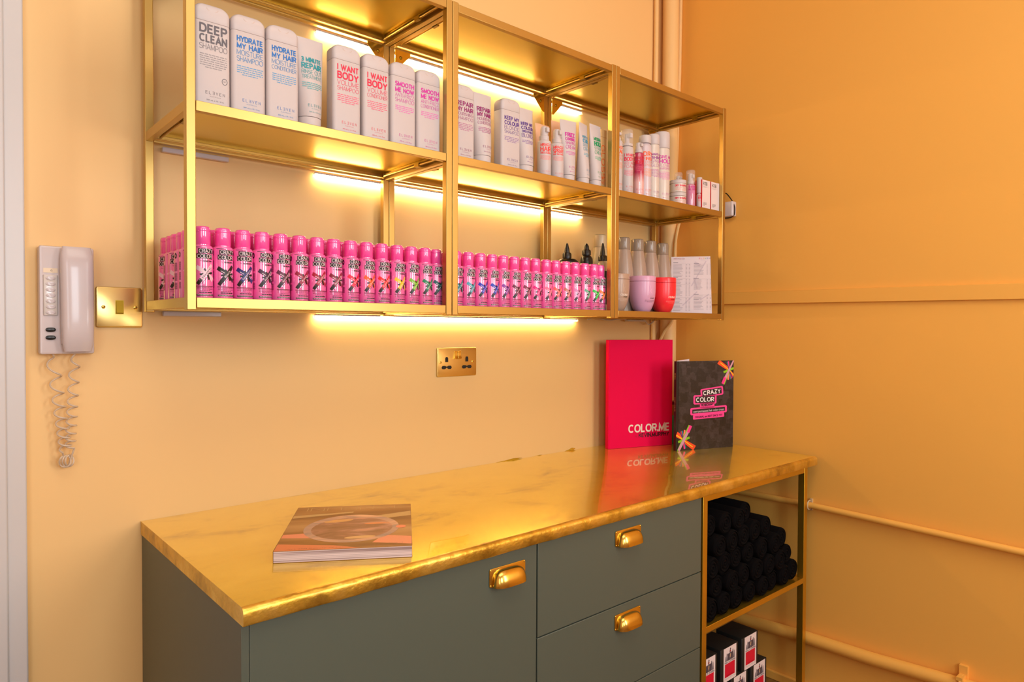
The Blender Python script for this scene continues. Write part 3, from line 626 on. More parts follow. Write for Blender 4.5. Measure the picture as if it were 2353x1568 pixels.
def dye_mesh(shade, full=True):
    mb = MB(); bz = .1005
    mb.lathe([(RB-.0022, 0), (RB-.0006, .0008), (RB, .0028), (RB, bz-.0052), (RB-.0009, bz-.0022), (RB-.003, bz-.0004), (.0142, bz), (.0142, bz+.0016)], M['pinkbody'], n=48)
    k, w_, cb = M['ink_black'], M['ink_white'], M['ink_brown']; mp = cyl(RB)
    if full:
        prect(mb, mp, -.013, .0175, .0845, .0935, k, 1, 10); text(mb, 'CRAZY', mp, .0020, .0890, .0265, .0070, w_, .005, lay=2)
        pquad(mb, mp, (-.016, .0750), (.0150, .0738), (.0150, .0832), (-.016, .0840), k, 1, 10); text(mb, 'COLOR', mp, -.0006, .0790, .0280, .0072, w_, .005, lay=2)
        text(mb, 'RENBOW', mp, .003, .0698, .015, .0032, k, .02); text(mb, 'by', mp, -.008, .0705, .003, .0018, k)
        band(mb, mp, (.0100, .0700), (.0150, .0692), .0020, k, 1, 2, .0005)
        # the brush cross
        sh = M['shade']
        band(mb, mp, (-.0165, .0590), (.0010, .0480), .0078, sh, 1, 6); band(mb, mp, (.0030, .0465), (.0165, .0345), .0042, sh, 1, 5, .0100)
        band(mb, mp, (.0035, .0462), (.0070, .0352), .0034, k, 2, 3, .0040); band(mb, mp, (.0030, .0470), (.0145, .0480), .0030, k, 2, 3, .0044)
        band(mb, mp, (-.0100, .0445), (.0010, .0460), .0036, k, 2, 3); band(mb, mp, (-.0022, .0560), (.0025, .0480), .0030, k, 2, 3)
        band(mb, mp, (-.0140, .0262), (-.0070, .0360), .0066, k, 3, 4); band(mb, mp, (-.0090, .0330), (.0128, .0635), .0076, sh, 3, 8, .0060)
        band(mb, mp, (-.0106, .0535), (-.0030, .0490), .0010, w_, 3, 3); band(mb, mp, (.0070, .0455), (.0125, .0395), .0009, w_, 3, 3); band(mb, mp, (.0075, .0480), (.0135, .0570), .0008, w_, 3, 3)
        band(mb, mp, (-.0070, .0262), (.0030, .0400), .0006, k, 3, 3)
        text(mb, shade, mp, .0018, .0480, min(.024, .0034*len(shade)), .0036, ink((40, 20, 30)) if shade == 'Neutral' else w_, 0, rot=.95, lay=4)
        prect(mb, mp, -.0170, .0175, .0218, .0234, cb, 1, 8); micro(mb, mp, 0, .0206, .033, .0028, 3, cb, 2, .30); micro(mb, mp, .002, .0120, .028, .0035, 1, k, 5, .55, .9)
        prect(mb, mp, -.0160, .0190, .0048, .0078, ink((70, 60, 56)), 1, 9); micro(mb, mp, 0, .0072, .030, .0030, 1, ink((190, 170, 170)), 5, .35, .95, 2)
        micro(mb, mp, -.012, .0965, .014, .0014, 1, k, 6, .7, 1.0)
        # print block round the side of the bottle
        mp2 = cyl(RB, -1.55); disc(mb, mp2, 0, .088, .0035, .0058, k, 1, 16)
        micro(mb, mp2, 0, .074, .009, .0019, 9, cb, 7, .6, 1); micro(mb, mp2, 0, .053, .009, .0019, 8, cb, 8, .6, 1); micro(mb, mp2, 0, .034, .009, .0019, 7, cb, 9, .6, 1)
        mp3 = cyl(RB, 1.9); micro(mb, mp3, 0, .085, .016, .0023, 25, cb, 11, .5, 1)
    return mb
def cap_mesh():
    mb = MB(); z0 = .1022
    mb.lathe([(.0140, z0), (.0146, z0+.0008), (.0146, .1268)], M['pinkcap'], n=32, cap1=False)
    mb.lathe([(.0141, .1266), (.0146, .1275), (.0146, .1312), (.0139, .1342), (.0122, .1360), (.0090, .1368), (.0001, .1369)], M['pinkcap'], n=32, cap0=False)
    mb.rbox(-.0035, .0035, -.0153, -.0142, .1262, .1276, .0004, M['pinkcap'])
    return mb
capo = cap_mesh().build('cap'); cap_me = capo.data; bpy.data.objects.remove(capo)
plain = dye_mesh('Neutral').build('dye_body'); plain_me = plain.data; bpy.data.objects.remove(plain)
def dye(x, y, rz, shade, label, group, me=None):
    t = thing('dye_bottle', label, 'bottle', (x, y, ZB), rz, group)
    if me is None: b = dye_mesh(shade[0]).build('bottle_body', t)
    else: b = bpy.data.objects.new('bottle_body', me); C.objects.link(b); b.parent = t
    b.color = lin(shade[1])
    c = bpy.data.objects.new('flip_cap', cap_me); C.objects.link(c); c.parent = t; c.rotation_euler = (0, 0, random.uniform(-1.2, 1.2))
    return t
random.seed(4)
YD = -.290
ords = ['first', 'second', 'third', 'fourth', 'fifth', 'sixth', 'seventh', 'eighth', 'ninth', 'tenth', 'eleventh', 'twelfth', 'thirteenth', 'fourteenth', 'fifteenth', 'sixteenth']
x1 = [-.1560, -.1182, -.0802, -.0422, -.0040, .0362, .0753, .1140, .1535, .1930, .2318, .2718, .3103, .3490, .3880-.0012]
x1[-1] = .3870
# the last one must clear the brass post: the row is drawn in a little
x1 = [-.1545+(a+.1545)*(.3650+.1545)/(.3870+.1545) if False else a for a in x1]
for i, s_ in enumerate(SH):
    dye(x1[i], YD if i < 14 else YD+.009, .10+random.uniform(-.18, .12), s_, 'pink dye bottle with %s cross, %s from left, front row, left unit' % (s_[2], ords[i]), 'pink dye bottles in the front row')
x2 = [.4410, .4745, .5170, .5550, .5930, .6325, .6715, .7100, .7510, .7890, .8290, .8690, .9115, .9495]
x2 = [.4400, .4790, .5185, .5565, .5945, .6335, .6720, .7105, .7510, .7890, .8285, .8680, .9085, .9480]
for i in range(14):
    s_ = SH2[i+1]
    dye(x2[i], YD, .05+random.uniform(-.16, .12), s_, 'pink dye bottle with %s cross, %s from left, front row, middle unit' % (s_[2], ords[i]), 'pink dye bottles in the front row')
s_ = LAST; dye(.9868-.0035, YD+.006, .0, s_, 'pink dye bottle with neon orange brush cross, rightmost beside the brass post', 'pink dye bottles in the front row')
allsh = SH+SH2
for i in range(15):
    x = x1[i]-.001
    if i in (0, 14): continue
    dye(min(x, .3672), YD+.0385+(.006 if i == 14 else 0), random.uniform(-1, 1), allsh[i], 'pink dye bottle in the second row, behind the %s-marked one, left unit' % SH[i][2], 'pink dye bottles in the second row', plain_me)
for i in (0, 1, 2, 9, 13):
    dye(x2[i], YD+.0390, random.uniform(-1, 1), allsh[i+4], 'pink dye bottle in the second row, behind the %s-marked one, middle unit' % SH2[i+1][2], 'pink dye bottles in the second row', plain_me)
depth = ['second', 'third', 'fourth', 'fifth', 'sixth', 'seventh']
for k in range(6):
    y = YD+.0385+k*.0378
    if y > YB-PW-.02: break
    dye(-.1563-(.001*(k % 2)), y, [-.5, .1, .3, -.3, .05, -.45][k], SH[0], 'pink dye bottle at the far left end of the shelf, %s in from the front' % depth[k], 'pink dye bottles along the left end', plain_me)
# rear ranks that peek between the caps
# ================================================================== RIGHT-HAND ITEMS, LOWEST SHELF
def km(label, x, y, body, cap, n=40):
    t = thing('shampoo_bottle', label, 'bottle', (x, y, ZB), 0, 'tapered bottles on the lowest shelf'); mb = MB()
    mb.lathe([(.030, 0), (.0328, .002), (.0338, .02), (.0342, .06), (.0338, .10), (.0318, .135), (.0280, .168), (.0235, .192), (.0212, .207)], body, n=n); mb.build('bottle_body', t)
    mb = MB(); mb.lathe([(.0208, .2078), (.0213, .209), (.0210, .2400), (.0200, .2455), (.0175, .2475), (.0001, .2478)], cap, n=n); mb.build('cap', t)
for x, y, lab, bm, cm in ((1.0955, -.185, 'cream tapered bottle with gold-grey cap behind the black-nozzled bottle', M['cream_bottle'], M['cream_bottle']),
                  (1.200, -.197, 'taupe tapered bottle nearest the left post of the right unit', M['taupe'], M['taupe_cap']),
                  (1.268, -.200, 'taupe tapered bottle behind the lilac jar, second of the four', M['taupe'], M['taupe_cap']),
                  (1.337, -.200, 'taupe tapered bottle between lilac and coral jars, third of the four', M['taupe'], M['taupe_cap']),
                  (1.4215, -.190, 'taupe tapered bottle partly hidden by the price list', M['taupe'], M['taupe_cap'])): km(lab, x, y, bm, cm)
def jar(label, x, y, m, tx, tc):
    t = thing('hair_mask_jar', label, 'jar', (x, y, ZB), 0, 'wide tapered jars on the lowest shelf'); r = .0435; mb = MB()
    mb.lathe([(.0215, 0), (.0250, .0025), (.0310, .012), (.0350, .022), (.0392, .036), (.0416, .050), (.0430, .066), (.0434, .080), (r-.0002, .0985)], m, n=48)
    def mp(u, v, lay):
        tb = ((.0, .0215), (.012, .031), (.022, .035), (.036, .0392), (.050, .0416), (.066, .0430), (.080, .0434), (.12, .0434)); R = next(p0[1]+(p1[1]-p0[1])*(v-p0[0])/(p1[0]-p0[0]) for p0, p1 in zip(tb, tb[1:]) if v <= p1[0])
        a = az+u/R; rr = R+.0003+.0002*lay; return (rr*math.sin(a), -rr*math.cos(a), v)
    az = -.30
    text(mb, 'COLOR.ME', mp, .006, .0510, .028, .0062, tc, .02); text(mb, 'KEVIN.MURPHY', mp, .012, .0445, .018, .0030, M['ink_black'], .01)
    micro(mb, mp, .004, .0385, .040, .0030, 3, tx, 2, .25, .6)
    text(mb, 'k', mp, .004, .072, .012, .026, mix_m(m), -.01)
    mb.build('jar_body', t)
    mb = MB(); mb.lathe([(r-.0012, .0992), (r, .1000), (r, .1140), (r-.0008, .1158), (r-.003, .1166)], m, n=48); mb.build('jar_lid', t)
def mix_m(m):
    c = m.node_tree.nodes['Principled BSDF'].inputs['Base Color'].default_value
    k = 'deboss_'+m.name
    if k not in bpy.data.materials:
        n = mat(k, (0.5, 0.5, 0.5), .2); n.node_tree.nodes['Principled BSDF'].inputs['Base Color'].default_value = tuple(min(1, a*1.25+.01) for a in c[:3])+(1,)
    return bpy.data.materials[k]
jar('beige wide jar half hidden behind the left post of the right unit', 1.083, -.262, M['jar_taupe'], ink((220, 200, 186)), ink((236, 220, 208)))
jar('lilac wide jar between the beige and the coral jar', 1.2165, -.262, M['lilac'], ink((60, 30, 50)), ink((220, 170, 196)))
jar('coral red wide jar in front of the price list', 1.3225, -.266, M['coral'], ink((255, 150, 150)), ink((255, 214, 204)))
# price list
t = thing('price_list', 'white printed price list leaning beside the coral jar', 'paper', (1.500, -.258, ZB), -.95)
mb = MB(); W, H = .141, .2075; lean = -.05
def pm(u, v, lay): return (u-.012*(v/H)*0, -.0004*lay+.030*(v/H), v*math.cos(.145))
v = []
for j in range(9):
    for i in range(9):
        p = pm((i/8-.5)*W-(.006*j/8 if i == 8 else 0), j/8*H, 0); v.append((p[0], p[1]+.004*((i/8-.5)**2), p[2]))
bk = [(a, b+.0005, c) for a, b, c in v]; fs = []
for j in range(8):
    for i in range(8): q = j*9+i; fs += [(q, q+1, q+10, q+9), (81+q+9, 81+q+10, 81+q+1, 81+q)]
for i in range(8):
    fs += [(i+1, i, 81+i, 82+i), (72+i, 73+i, 81+73+i, 81+72+i), (9*i, 9*i+9, 81+9*i+9, 81+9*i), (9*i+17, 9*i+8, 81+9*i+8, 81+9*i+17)]
mb.add(v+bk, fs, M['paper'])
def pq(u, v_, lay): a = pm(u, v_, 0); return (a[0], a[1]+.004*((u/W)**2)-.0004*lay, a[2])
ig = ink((172, 160, 168)); ig2 = ink((130, 118, 130))
text(mb, 'RRP Price List', pq, -W*.30, H*.965, W*.27, .0042, ink((180, 110, 130)))
for i, (ch, c) in enumerate(zip('ELEVEN', ((226, 40, 110), (236, 60, 120), (250, 180, 60), (60, 170, 90), (80, 120, 200), (120, 60, 160)))):
    text(mb, ch, pq, W*.20+i*.0068, H*.965, .0042, .0046, ink(c), .01, flip=(i == 2))
text(mb, 'AUSTRALIA', pq, W*.32, H*.935, .022, .0018, ig)
rr = random.Random(5)
for col0, secs in ((-.45, ((.90, 1, .86, 10), (.64, 1, .60, 4), (.52, 0, .50, 9), (.30, 0, .27, 10))), (.06, ((.88, 1, .85, 8), (.62, 1, .59, 8), (.34, 1, .31, 3), (.25, 1, .22, 7)))):
    for zt, hd, z0, n in secs:
        if hd: prect(mb, pq, W*col0, W*(col0+.12), H*zt-.0016, H*zt, ig2, 2, 1)
        prect(mb, pq, W*col0, W*(col0+.42), H*(z0+.015), H*(z0+.017), ig, 2, 2)
        for k in range(n):
            z = H*z0-k*.0047
            if z < .004: break
            prect(mb, pq, W*col0, W*(col0+.16+.08*rr.random()), z-.0014, z, ig, 2, 2)
            for uu in (.31, .385): prect(mb, pq, W*(col0+uu), W*(col0+uu+.035), z-.0013, z, ig, 2, 1)
# pale line drawing of scissors behind the print
for a, b, c, d, wd in ((-.0, .10, .05, .19, .004), (.02, .09, .008, .13, .005), (-.03, .03, .02, .08, .004), (.01, .185, .03, .175, .010), (.03, .05, .06, .07, .004)):
    band(mb, pq, (a, b), (c, d), wd, ink((206, 190, 200)), 1, 3)
mb.build('sheet', t)
# black nozzle bottles
def nozzle(label, x, y, r, zsh, H, body, z0=ZB, stripe=False):
    t = thing('applicator_bottle', label, 'bottle', (x, y, z0), 0, 'black nozzled applicator bottles'); mb = MB()
    mb.lathe([(r-.002, 0), (r, .002), (r, zsh-.02), (r*.93, zsh-.010), (r*.70, zsh-.002), (.0110, zsh), (.0110, zsh+.001)], body, n=32)
    if stripe: mb.lathe([(r+.0004, .02), (r+.0004, zsh-.03)], M['black_matt'], n=32, cap0=False, cap1=False)
    mb.build('bottle_body', t); mb = MB()
    mb.lathe([(.0135, zsh+.0014), (.0140, zsh+.002), (.0138, zsh+.014), (.0115, zsh+.018), (.0085, zsh+.0185), (.0072, zsh+.030), (.0034, H-.002), (.0022, H)], M['black'], n=24); mb.build('nozzle_cap', t)
nozzle('wide-shouldered black bottle with cone nozzle, left of the three behind the pink bottles', .939, -.190, .038, .160, .207, M['black'])
nozzle('straight black bottle with cone nozzle in the middle behind the pink bottles', 1.0272, -.190, .0205, .176, .214, M['black'])
nozzle('cream bottle with black label and black cone nozzle beside the post', 1.0215, -.262, .0185, .152, .208, M['cream_bottle'], ZB, True)
# plug-in adapter with cable on the right wall
t = thing('plug_adapter', 'white plug-in power adapter on the right wall behind the end post', 'plug', (XR, -.268, 1.600))
mb = MB(); mb.rbox(-.030, 0, -.0245, .030, 0, .055, .006, M['plastic'], .004); mb.build('adapter_body', t)
mb = MB(); mb.tube(bezier([(-.016, .045, .088), (-.016, .030, .0905), (-.016, .012, .0895), (-.017, -.002, .076), (-.018, -.018, .054), (-.019, -.0265, .034), (-.019, -.0275, .016), (-.018, -.0235, .003), (-.016, -.008, -.0035), (-.016, .016, -.003)], 6), .0021, M['black'], 8)
c_ = mb.build('cable', t); c_['label'] = 'thin black cable'
# supply lead with in-line box below the lowest shelf
t = thing('power_lead', 'pale power lead with in-line box hanging under the right unit', 'cable', (1.20, -.03, 1.20))
mb = MB(); mb.tube(bezier([(.02, .012, .013), (.055, 0, .0175), (.125, 0, .0118), (.19, 0, .0175), (.222, 0, .0165)], 8), .0022, M['cord'], 8)
mb.tube(bezier([(.32, 0, .0165), (.335, 0, .0105), (.352, 0, -.001), (.368, 0, .001), (.392, 0, .0155), (.405, .008, .03)], 8), .0022, M['cord'], 8); mb.build('lead', t)
mb = MB(); mb.rbox(.222, .320, -.010, .010, .0085, .0160-.001, .004, M['cord'], .002); mb.build('inline_box', t)

# ================================================================== PHONE, SWITCH, SOCKET
t = thing('intercom_handset', 'off-white wall intercom phone with curly cord beside the light switch', 'phone', (-.336, 0, 1.125))
mb = MB(); mb.rbox(-.047, .047, -.216, 0, -.030, -.001, .004, M['plastic'], .004); mb.xform(Matrix.Rotation(-PI/2, 4, 'X') @ Matrix.Identity(4))
# rotate gives: local y -> -z ; keep it upright
for i, p in enumerate(mb.v): mb.v[i] = (p[0], -abs(p[1]), abs(p[2]))
base = mb.build('base_plate', t)
mb = MB(); rings = []
for k in range(15):
    s_ = k/14; z = .0055+.2095*s_; e = min(1, math.sin(min(s_, 1-s_)*PI*2.2)**.5 if min(s_, 1-s_) < .22 else 1)
    wd = .0545+.003*s_; x0 = .0425-wd; dp = .030+.006*math.cos((s_-.5)*PI*1.0)**2*0-.010*math.sin(s_*PI)*0+(.010 if s_ < .2 or s_ > .8 else .004)
    ring = []
    for j in range(24):
        a = 2*PI*j/24; ca, sa = math.cos(a), math.sin(a)
        ux = math.copysign(abs(ca)**.55, ca)*wd/2*(.86+.14*e); uy = math.copysign(abs(sa)**.6, sa)*.0165*(.35+.65*e)
        ring.append((x0+wd/2+ux, -.046+uy-.003*math.sin(s_*PI), z))
    rings.append(ring)
mb.loft(rings, M['plastic']); mb.build('handset', t)
mb = MB(); mb.rbox(-.012, .035, -.034, -.029, .02, .06, .003, M['plastic']); mb.rbox(-.012, .035, -.034, -.029, .155, .195, .003, M['plastic']); mb.build('cradle', t)
mb = MB(); mb.rbox(-.0405, -.0165, -.0335, -.029, .0775, .158, .003, M['plastic_clear'], .001); bp_ = mb.build('button_panel', t)
for i in range(7):
    mb = MB(); z = .0835+i*.01135
    o_ = [((-.0285)+.0075*math.copysign(1, math.cos(a))*0+.0082*math.cos(a), z+.0042*math.sin(a)) for a in [2*PI*j/20 for j in range(20)]]
    mb.loft([[(x, -.0335, zz) for x, zz in o_], [(x, -.0345, zz) for x, zz in o_], [((x+.0285)*.86-.0285, -.0352, (zz-z)*.8+z) for x, zz in o_]][::1], M['plastic']); mb.build('button', bp_)
for i, z in enumerate((.0335, .0492)):
    mb = MB(); o_ = [(-.0288+.0085*math.copysign(abs(math.cos(a))**.7, math.cos(a)), z+.0045*math.sin(a)) for a in [2*PI*j/24 for j in range(24)]]
    mb.loft([[(x, -.030, zz) for x, zz in o_], [(x, -.0330, zz) for x, zz in o_], [((x+.0288)*.8-.0288, -.0338, (zz-z)*.7+z) for x, zz in o_]], M['black']); b_o = mb.build('key', t); b_o['label'] = 'black oval key'
mb = MB(); prect(mb, flat(-.0302), -.040, -.016, .1625, .1715, ink((232, 208, 176)), 1, 1); text(mb, '6', flat(-.0302), -.0265, .167, .003, .004, M['ink_black'], lay=2); mb.build('name_label', t)
# curly cord
def coil(p0, p1, r, turns0, turns1, n, seed, ph=0):
    """helix whose pitch tightens from top to bottom"""
    out = []; a = ph; P0, P1 = Vector(p0), Vector(p1)
    for i in range(n+1):
        s_ = i/n; q = P0.lerp(P1, s_); a += 2*PI*(turns0+(turns1-turns0)*s_**1.5)/n
        rad = r*min(1, s_*12+.1); out.append(q+Vector((rad*math.cos(a), rad*.9*math.sin(a), rad*.25*math.sin(a))))
    return out
cp = coil((-.0255, -.020, .0), (-.0035, -.022, -.196), .0105, 4, 13, 230, 1)
cp2 = coil((.0135, -.024, .0), (.004, -.022, -.190), .0088, 5, 14, 230, 2, 1.5)
mb = MB(); mb.tube(cp, .0018, M['cord'], 7); mb.tube(cp2, .0018, M['cord'], 7)
loop = [Vector(cp[-1])]
for i in range(60):
    a = PI*.5+i*.26; loop.append(Vector((-.0015+.0085*math.cos(a)+.0075*(i/60-.5)*1.6, -.022-.004*math.sin(i*.5), -.218+.0115*math.sin(a))))
loop.append(Vector(cp2[-1])); mb.tube(loop, .0018, M['cord'], 7); mb.build('curly_cord', t)

def plate(name, label, cat, x, z, W, H):
    t = thing(name, label, cat, (x, 0, z)); mb = MB()
    def ring(ins, y, r=.0045):
        o = []
        for cx, cz, t0 in ((W/2-r, H/2-r, 0), (-W/2+r, H/2-r, PI/2), (-W/2+r, -H/2+r, PI), (W/2-r, -H/2+r, 1.5*PI)):
            for i in range(6):
                a = t0+PI/2*i/5; o.append((cx+(r-ins)*math.cos(a), y, cz+(r-ins)*math.sin(a)))
        return o
    mb.loft([ring(.0, -.0002), ring(0, -.0042), ring(.0006, -.0052), ring(.0016, -.0056)], M['brass_plate']); 
    for f in range(len(mb.f)): pass
    mb.build('plate', t); return t
def flipfix(o):
    pass
t = plate('light_switch', 'square brass light switch plate between the phone and the shelf', 'switch', -.2382, 1.2222, .088, .086)
mb = MB(); mb.box(-.0078, .0078, -.0064, -.0056, -.0148, .0148, M['brass_dark']); mb.build('rocker_frame', t)
mb = MB(); v = [(-.0066, -.0062, -.0135), (.0066, -.0062, -.0135), (.0066, -.0062, .0135), (-.0066, -.0062, .0135), (-.0066, -.0108, -.0120), (.0066, -.0108, -.0120), (.0066, -.0072, .0135), (-.0066, -.0072, .0135), (-.0066, -.0068, -.0135), (.0066, -.0068, -.0135)]
mb.add(v, [(4, 5, 6, 7), (8, 9, 5, 4), (0, 1, 9, 8), (2, 3, 7, 6), (3, 0, 8, 4), (3, 4, 7), (1, 2, 5), (2, 6, 5), (1, 5, 9)], M['brass_dark']); mb.build('rocker', t, bevel=.0004)
def screw(par, x, z, y=-.0056):
    mb = MB(); mb.lathe([(.0036, 0), (.0038, .0004), (.0030, .0009), (.0001, .0011)], M['brass_polished'], n=16); mb.box(-.0026, .0026, -.0004, .0004, .0009, .0013, M['dark'])
    mb.xform(Matrix.Translation((x, y, z)) @ Matrix.Rotation(PI/2, 4, 'X')); mb.build('screw', par)
screw(t, -.0302, 0); screw(t, .0302, 0)
t = plate('double_socket', 'brass double power socket on the wall above the worktop', 'socket', .6598, 1.0792, .146, .086)
for sx in (-1, 1):
    mb = MB(); f_ = flat(-.0056); cx = -.0395 if sx < 0 else .0357
    def hole(pts, y0=-.0055, y1=-.0062):
        mb.add([(x, y1, z) for x, z in pts], [tuple(range(len(pts)))], M['dark'])
    hole([(cx-.0052, .0005), (cx+.0052, .0005), (cx+.0052, .0115), (cx+.003, .0155), (cx-.003, .0155), (cx-.0052, .0115)])
    hole([(cx-.0180, -.017), (cx-.015, -.0205), (cx-.006, -.0205), (cx, -.0155), (cx+.006, -.0205), (cx+.015, -.0205), (cx+.018, -.017), (cx+.018, -.014), (cx+.015, -.0105), (cx+.006, -.0105), (cx+.002, -.0125), (cx-.002, -.0125), (cx-.006, -.0105), (cx-.015, -.0105), (cx-.018, -.014)])
    mb.build('pin_holes', t)
    mb = MB(); x0 = -.0128 if sx < 0 else .0008; x1_ = x0+.0112
    v = [(x0, -.0056, .0085), (x1_, -.0056, .0085), (x1_, -.0056, .0325), (x0, -.0056, .0325), (x0, -.0120, .0105), (x1_, -.0120, .0105), (x1_, -.0075, .0235), (x0, -.0075, .0235), (x0, -.0085, .0325), (x1_, -.0085, .0325)]
    mb.add(v, [(4, 5, 6, 7), (7, 6, 9, 8), (0, 1, 5, 4), (8, 9, 2, 3), (0, 4, 7), (0, 7, 3), (7, 8, 3), (1, 6, 5), (1, 2, 6), (2, 9, 6)], M['brass_polished']); mb.build('rocker', t, bevel=.0004)
screw(t, -.0621, .0); screw(t, .0581, -.0005)

# ================================================================== WORKTOP AND CABINETS
WX0, WX1, WY, WZ, WT = -.1989, 1.7087, -.6176, .7543, .0285
mb = MB(); r = .010
prof = [(-.0005, WZ), (WY+r, WZ)]+[(WY+r-r*math.sin(a), WZ-r+r*math.cos(a)) for a in [PI/2*i/6 for i in range(1, 7)]]+[(WY, WZ-WT+.003), (WY+.002, WZ-WT), (-.0005, WZ-WT)]
n = len(prof); NX = 60; rings = []
rr = random.Random(3)
for i in range(NX+1):
    x = WX0+(WX1-WX0)*i/NX; j = rr.uniform(-.0006, .0006)
    rings.append([(x, y+(j if k > 1 and k < n-1 else 0), z+(j*.6 if k > n-4 and k < n-1 else 0)) for k, (y, z) in enumerate(prof)])
vs = [p for r_ in rings for p in r_]; fs = []; ms = []
mb.mi(M['gold']); mb.mi(M['gold_edge'])
for i in range(NX):
    for k in range(n):
        a, b = i*n+k, i*n+(k+1) % n; q = (a, a+n, b+n, b)
        mb.f.append(list(q)); mb.m.append(0 if k == 0 else 1)
mb.f.append(list(range(n))); mb.m.append(1); mb.f.append([NX*n+k for k in reversed(range(n))]); mb.m.append(1)
mb.v = [tuple(p) for p in vs]
# lifted flake of gold leaf at the wall
def flake(x, w_, h):
    mb.add([(x-w_, -.0008, WZ), (x-w_*.2, -.001, WZ+h*.45), (x+w_*.35, -.0012, WZ+h), (x+w_, -.0012, WZ+h*.5), (x+w_*.5, -.004, WZ+.0003), (x-w_*.3, -.004, WZ+.0003)], [(0, 5, 4, 3, 2, 1)], M['gold'])
flake(1.155, .028, .0085); flake(.87, .06, .005); flake(1.0, .02, .002)
tag(mb.build('worktop', angle=50), 'long glossy gold-leaf worktop running along the back wall', 'worktop')
CYF = -.603; CZ0 = FL+.08; CZ1 = WZ-WT-.0004
def cup(par, x, z):
    """cup pull: face plate with four pins and a bulged hood open below"""
    h = thing_child('handle', par)
    mb = MB(); W = .0975; y = CYF
    mb.rbox(-W/2, W/2, -.0190, .0185, 0, .0014, .004, M['brass_polished'], .0005)
    mb.xform(Matrix.Translation((x, y-.0005, z)) @ Matrix.Rotation(PI/2, 4, 'X'))
    k0 = len(mb.v); nu, nv = 28, 10; vs = []; fs = []
    for shell in (0, 1):
        sc = 1.0-.035*shell
        for i in range(nu+1):
            a = PI*i/nu
            for j in range(nv+1):
                b = PI/2*j/nv
                cx = math.copysign(abs(math.cos(a))**.55, math.cos(a)); sa = math.sin(a)**.75
                # a: left to right over the dome, b: from the open rim up to the plate
                ux = cx*.0425*sc*(1-.10*(1-math.cos(b)))
                out = sa*.0235*math.cos(b)**.8*sc; up = -.0185+(.0335*sa**.6)*math.sin(b)*sc
                vs.append((x+ux, y-.0018-out, z+up))
    for shell in (0, 1):
        o_ = shell*(nu+1)*(nv+1)
        for i in range(nu):
            for j in range(nv):
                q = o_+i*(nv+1)+j; f = (q, q+nv+1, q+nv+2, q+1); fs.append(tuple(reversed(f)) if shell == 0 else f)
    for i in range(nu): a_, b_2 = i*(nv+1), (i+1)*(nv+1); o_ = (nu+1)*(nv+1); fs.append((a_, b_2, o_+b_2, o_+a_))
    mb.add(vs, fs, M['brass_polished'])
    for px in (-1, 1):
        for pz in (-1, 1):
            s_ = MB(); s_.lathe([(.0018, 0), (.0018, .0008), (.0008, .0014)], M['brass_polished'], n=10); s_.xform(Matrix.Translation((x+px*.0455, y-.0018, z-.0002+pz*.0155)) @ Matrix.Rotation(PI/2, 4, 'X')); mb.add(s_.v, s_.f, M['brass_polished'])
    return mb
def thing_child(n, p): return None
t = thing('base_cabinet', 'grey-green base cabinet with a single door at the left end', 'cabinet', (-.1970, 0, FL))
def L(mb, ox=-.1970): # world -> local for the cabinet root
    mb.v = [(a-ox, b, c-FL) for a, b, c in mb.v]; return mb
mb = MB(); mb.box(-.1970, -.1850, CYF, -.002, FL, CZ1, M['green']); mb.box(-.185, -.168, CYF+.022, -.002, CZ0, CZ1, M['green']); mb.box(-.168, .4265, -.02, -.002, CZ0, CZ1, M['green'])
mb.box(-.168, .4265, CYF+.022, -.02, CZ0, CZ0+.018, M['green']); mb.box(.4105, .4265, CYF+.022, -.02, CZ0+.018, CZ1, M['green']); mb.box(-.185, .4265, CYF+.06, CYF+.075, FL, CZ0, M['green']); L(mb).build('carcass', t, bevel=.0006)
mb = MB(); mb.box(-.1842, .4258, CYF, CYF+.018, CZ0, CZ1-.0025, M['green']); dr = L(mb).build('door', t, bevel=.0010)
L(cup(None, .3430, .6775)).build('cup_handle', dr)
t = thing('drawer_cabinet', 'grey-green base cabinet with stacked drawers in the middle', 'cabinet', (.4270, 0, FL))
mb = MB(); mb.box(.4270, .4430, CYF+.022, -.002, FL, CZ1, M['green']); mb.box(1.0320, 1.0480, CYF+.022, -.002, FL, CZ1, M['green']); mb.box(.4430, 1.0320, -.02, -.002, CZ0, CZ1, M['green']); mb.box(.4430, 1.0320, CYF+.022, -.02, CZ0, CZ0+.018, M['green'])
mb.box(.443, 1.032, CYF+.06, CYF+.075, FL, CZ0, M['green']); mb.box(.443, 1.032, CYF+.022, CYF+.030, CZ0+.018, CZ1, M['dark']); L(mb, .4270).build('carcass', t, bevel=.0006)
zs = [CZ1-.0025, .5165, .3077, .100, CZ0]
for i in range(4):
    mb = MB(); g = .0013; mb.box(.4298, 1.0455, CYF, CYF+.018, zs[i+1]+(g if i < 3 else 0), zs[i]-(g if i else 0), M['green']); dr = L(mb, .4270).build('drawer', t, bevel=.0010)
    if i < 3: L(cup(None, .7310, (.6790, .4770, .2700)[i]), .4270).build('cup_handle', dr)
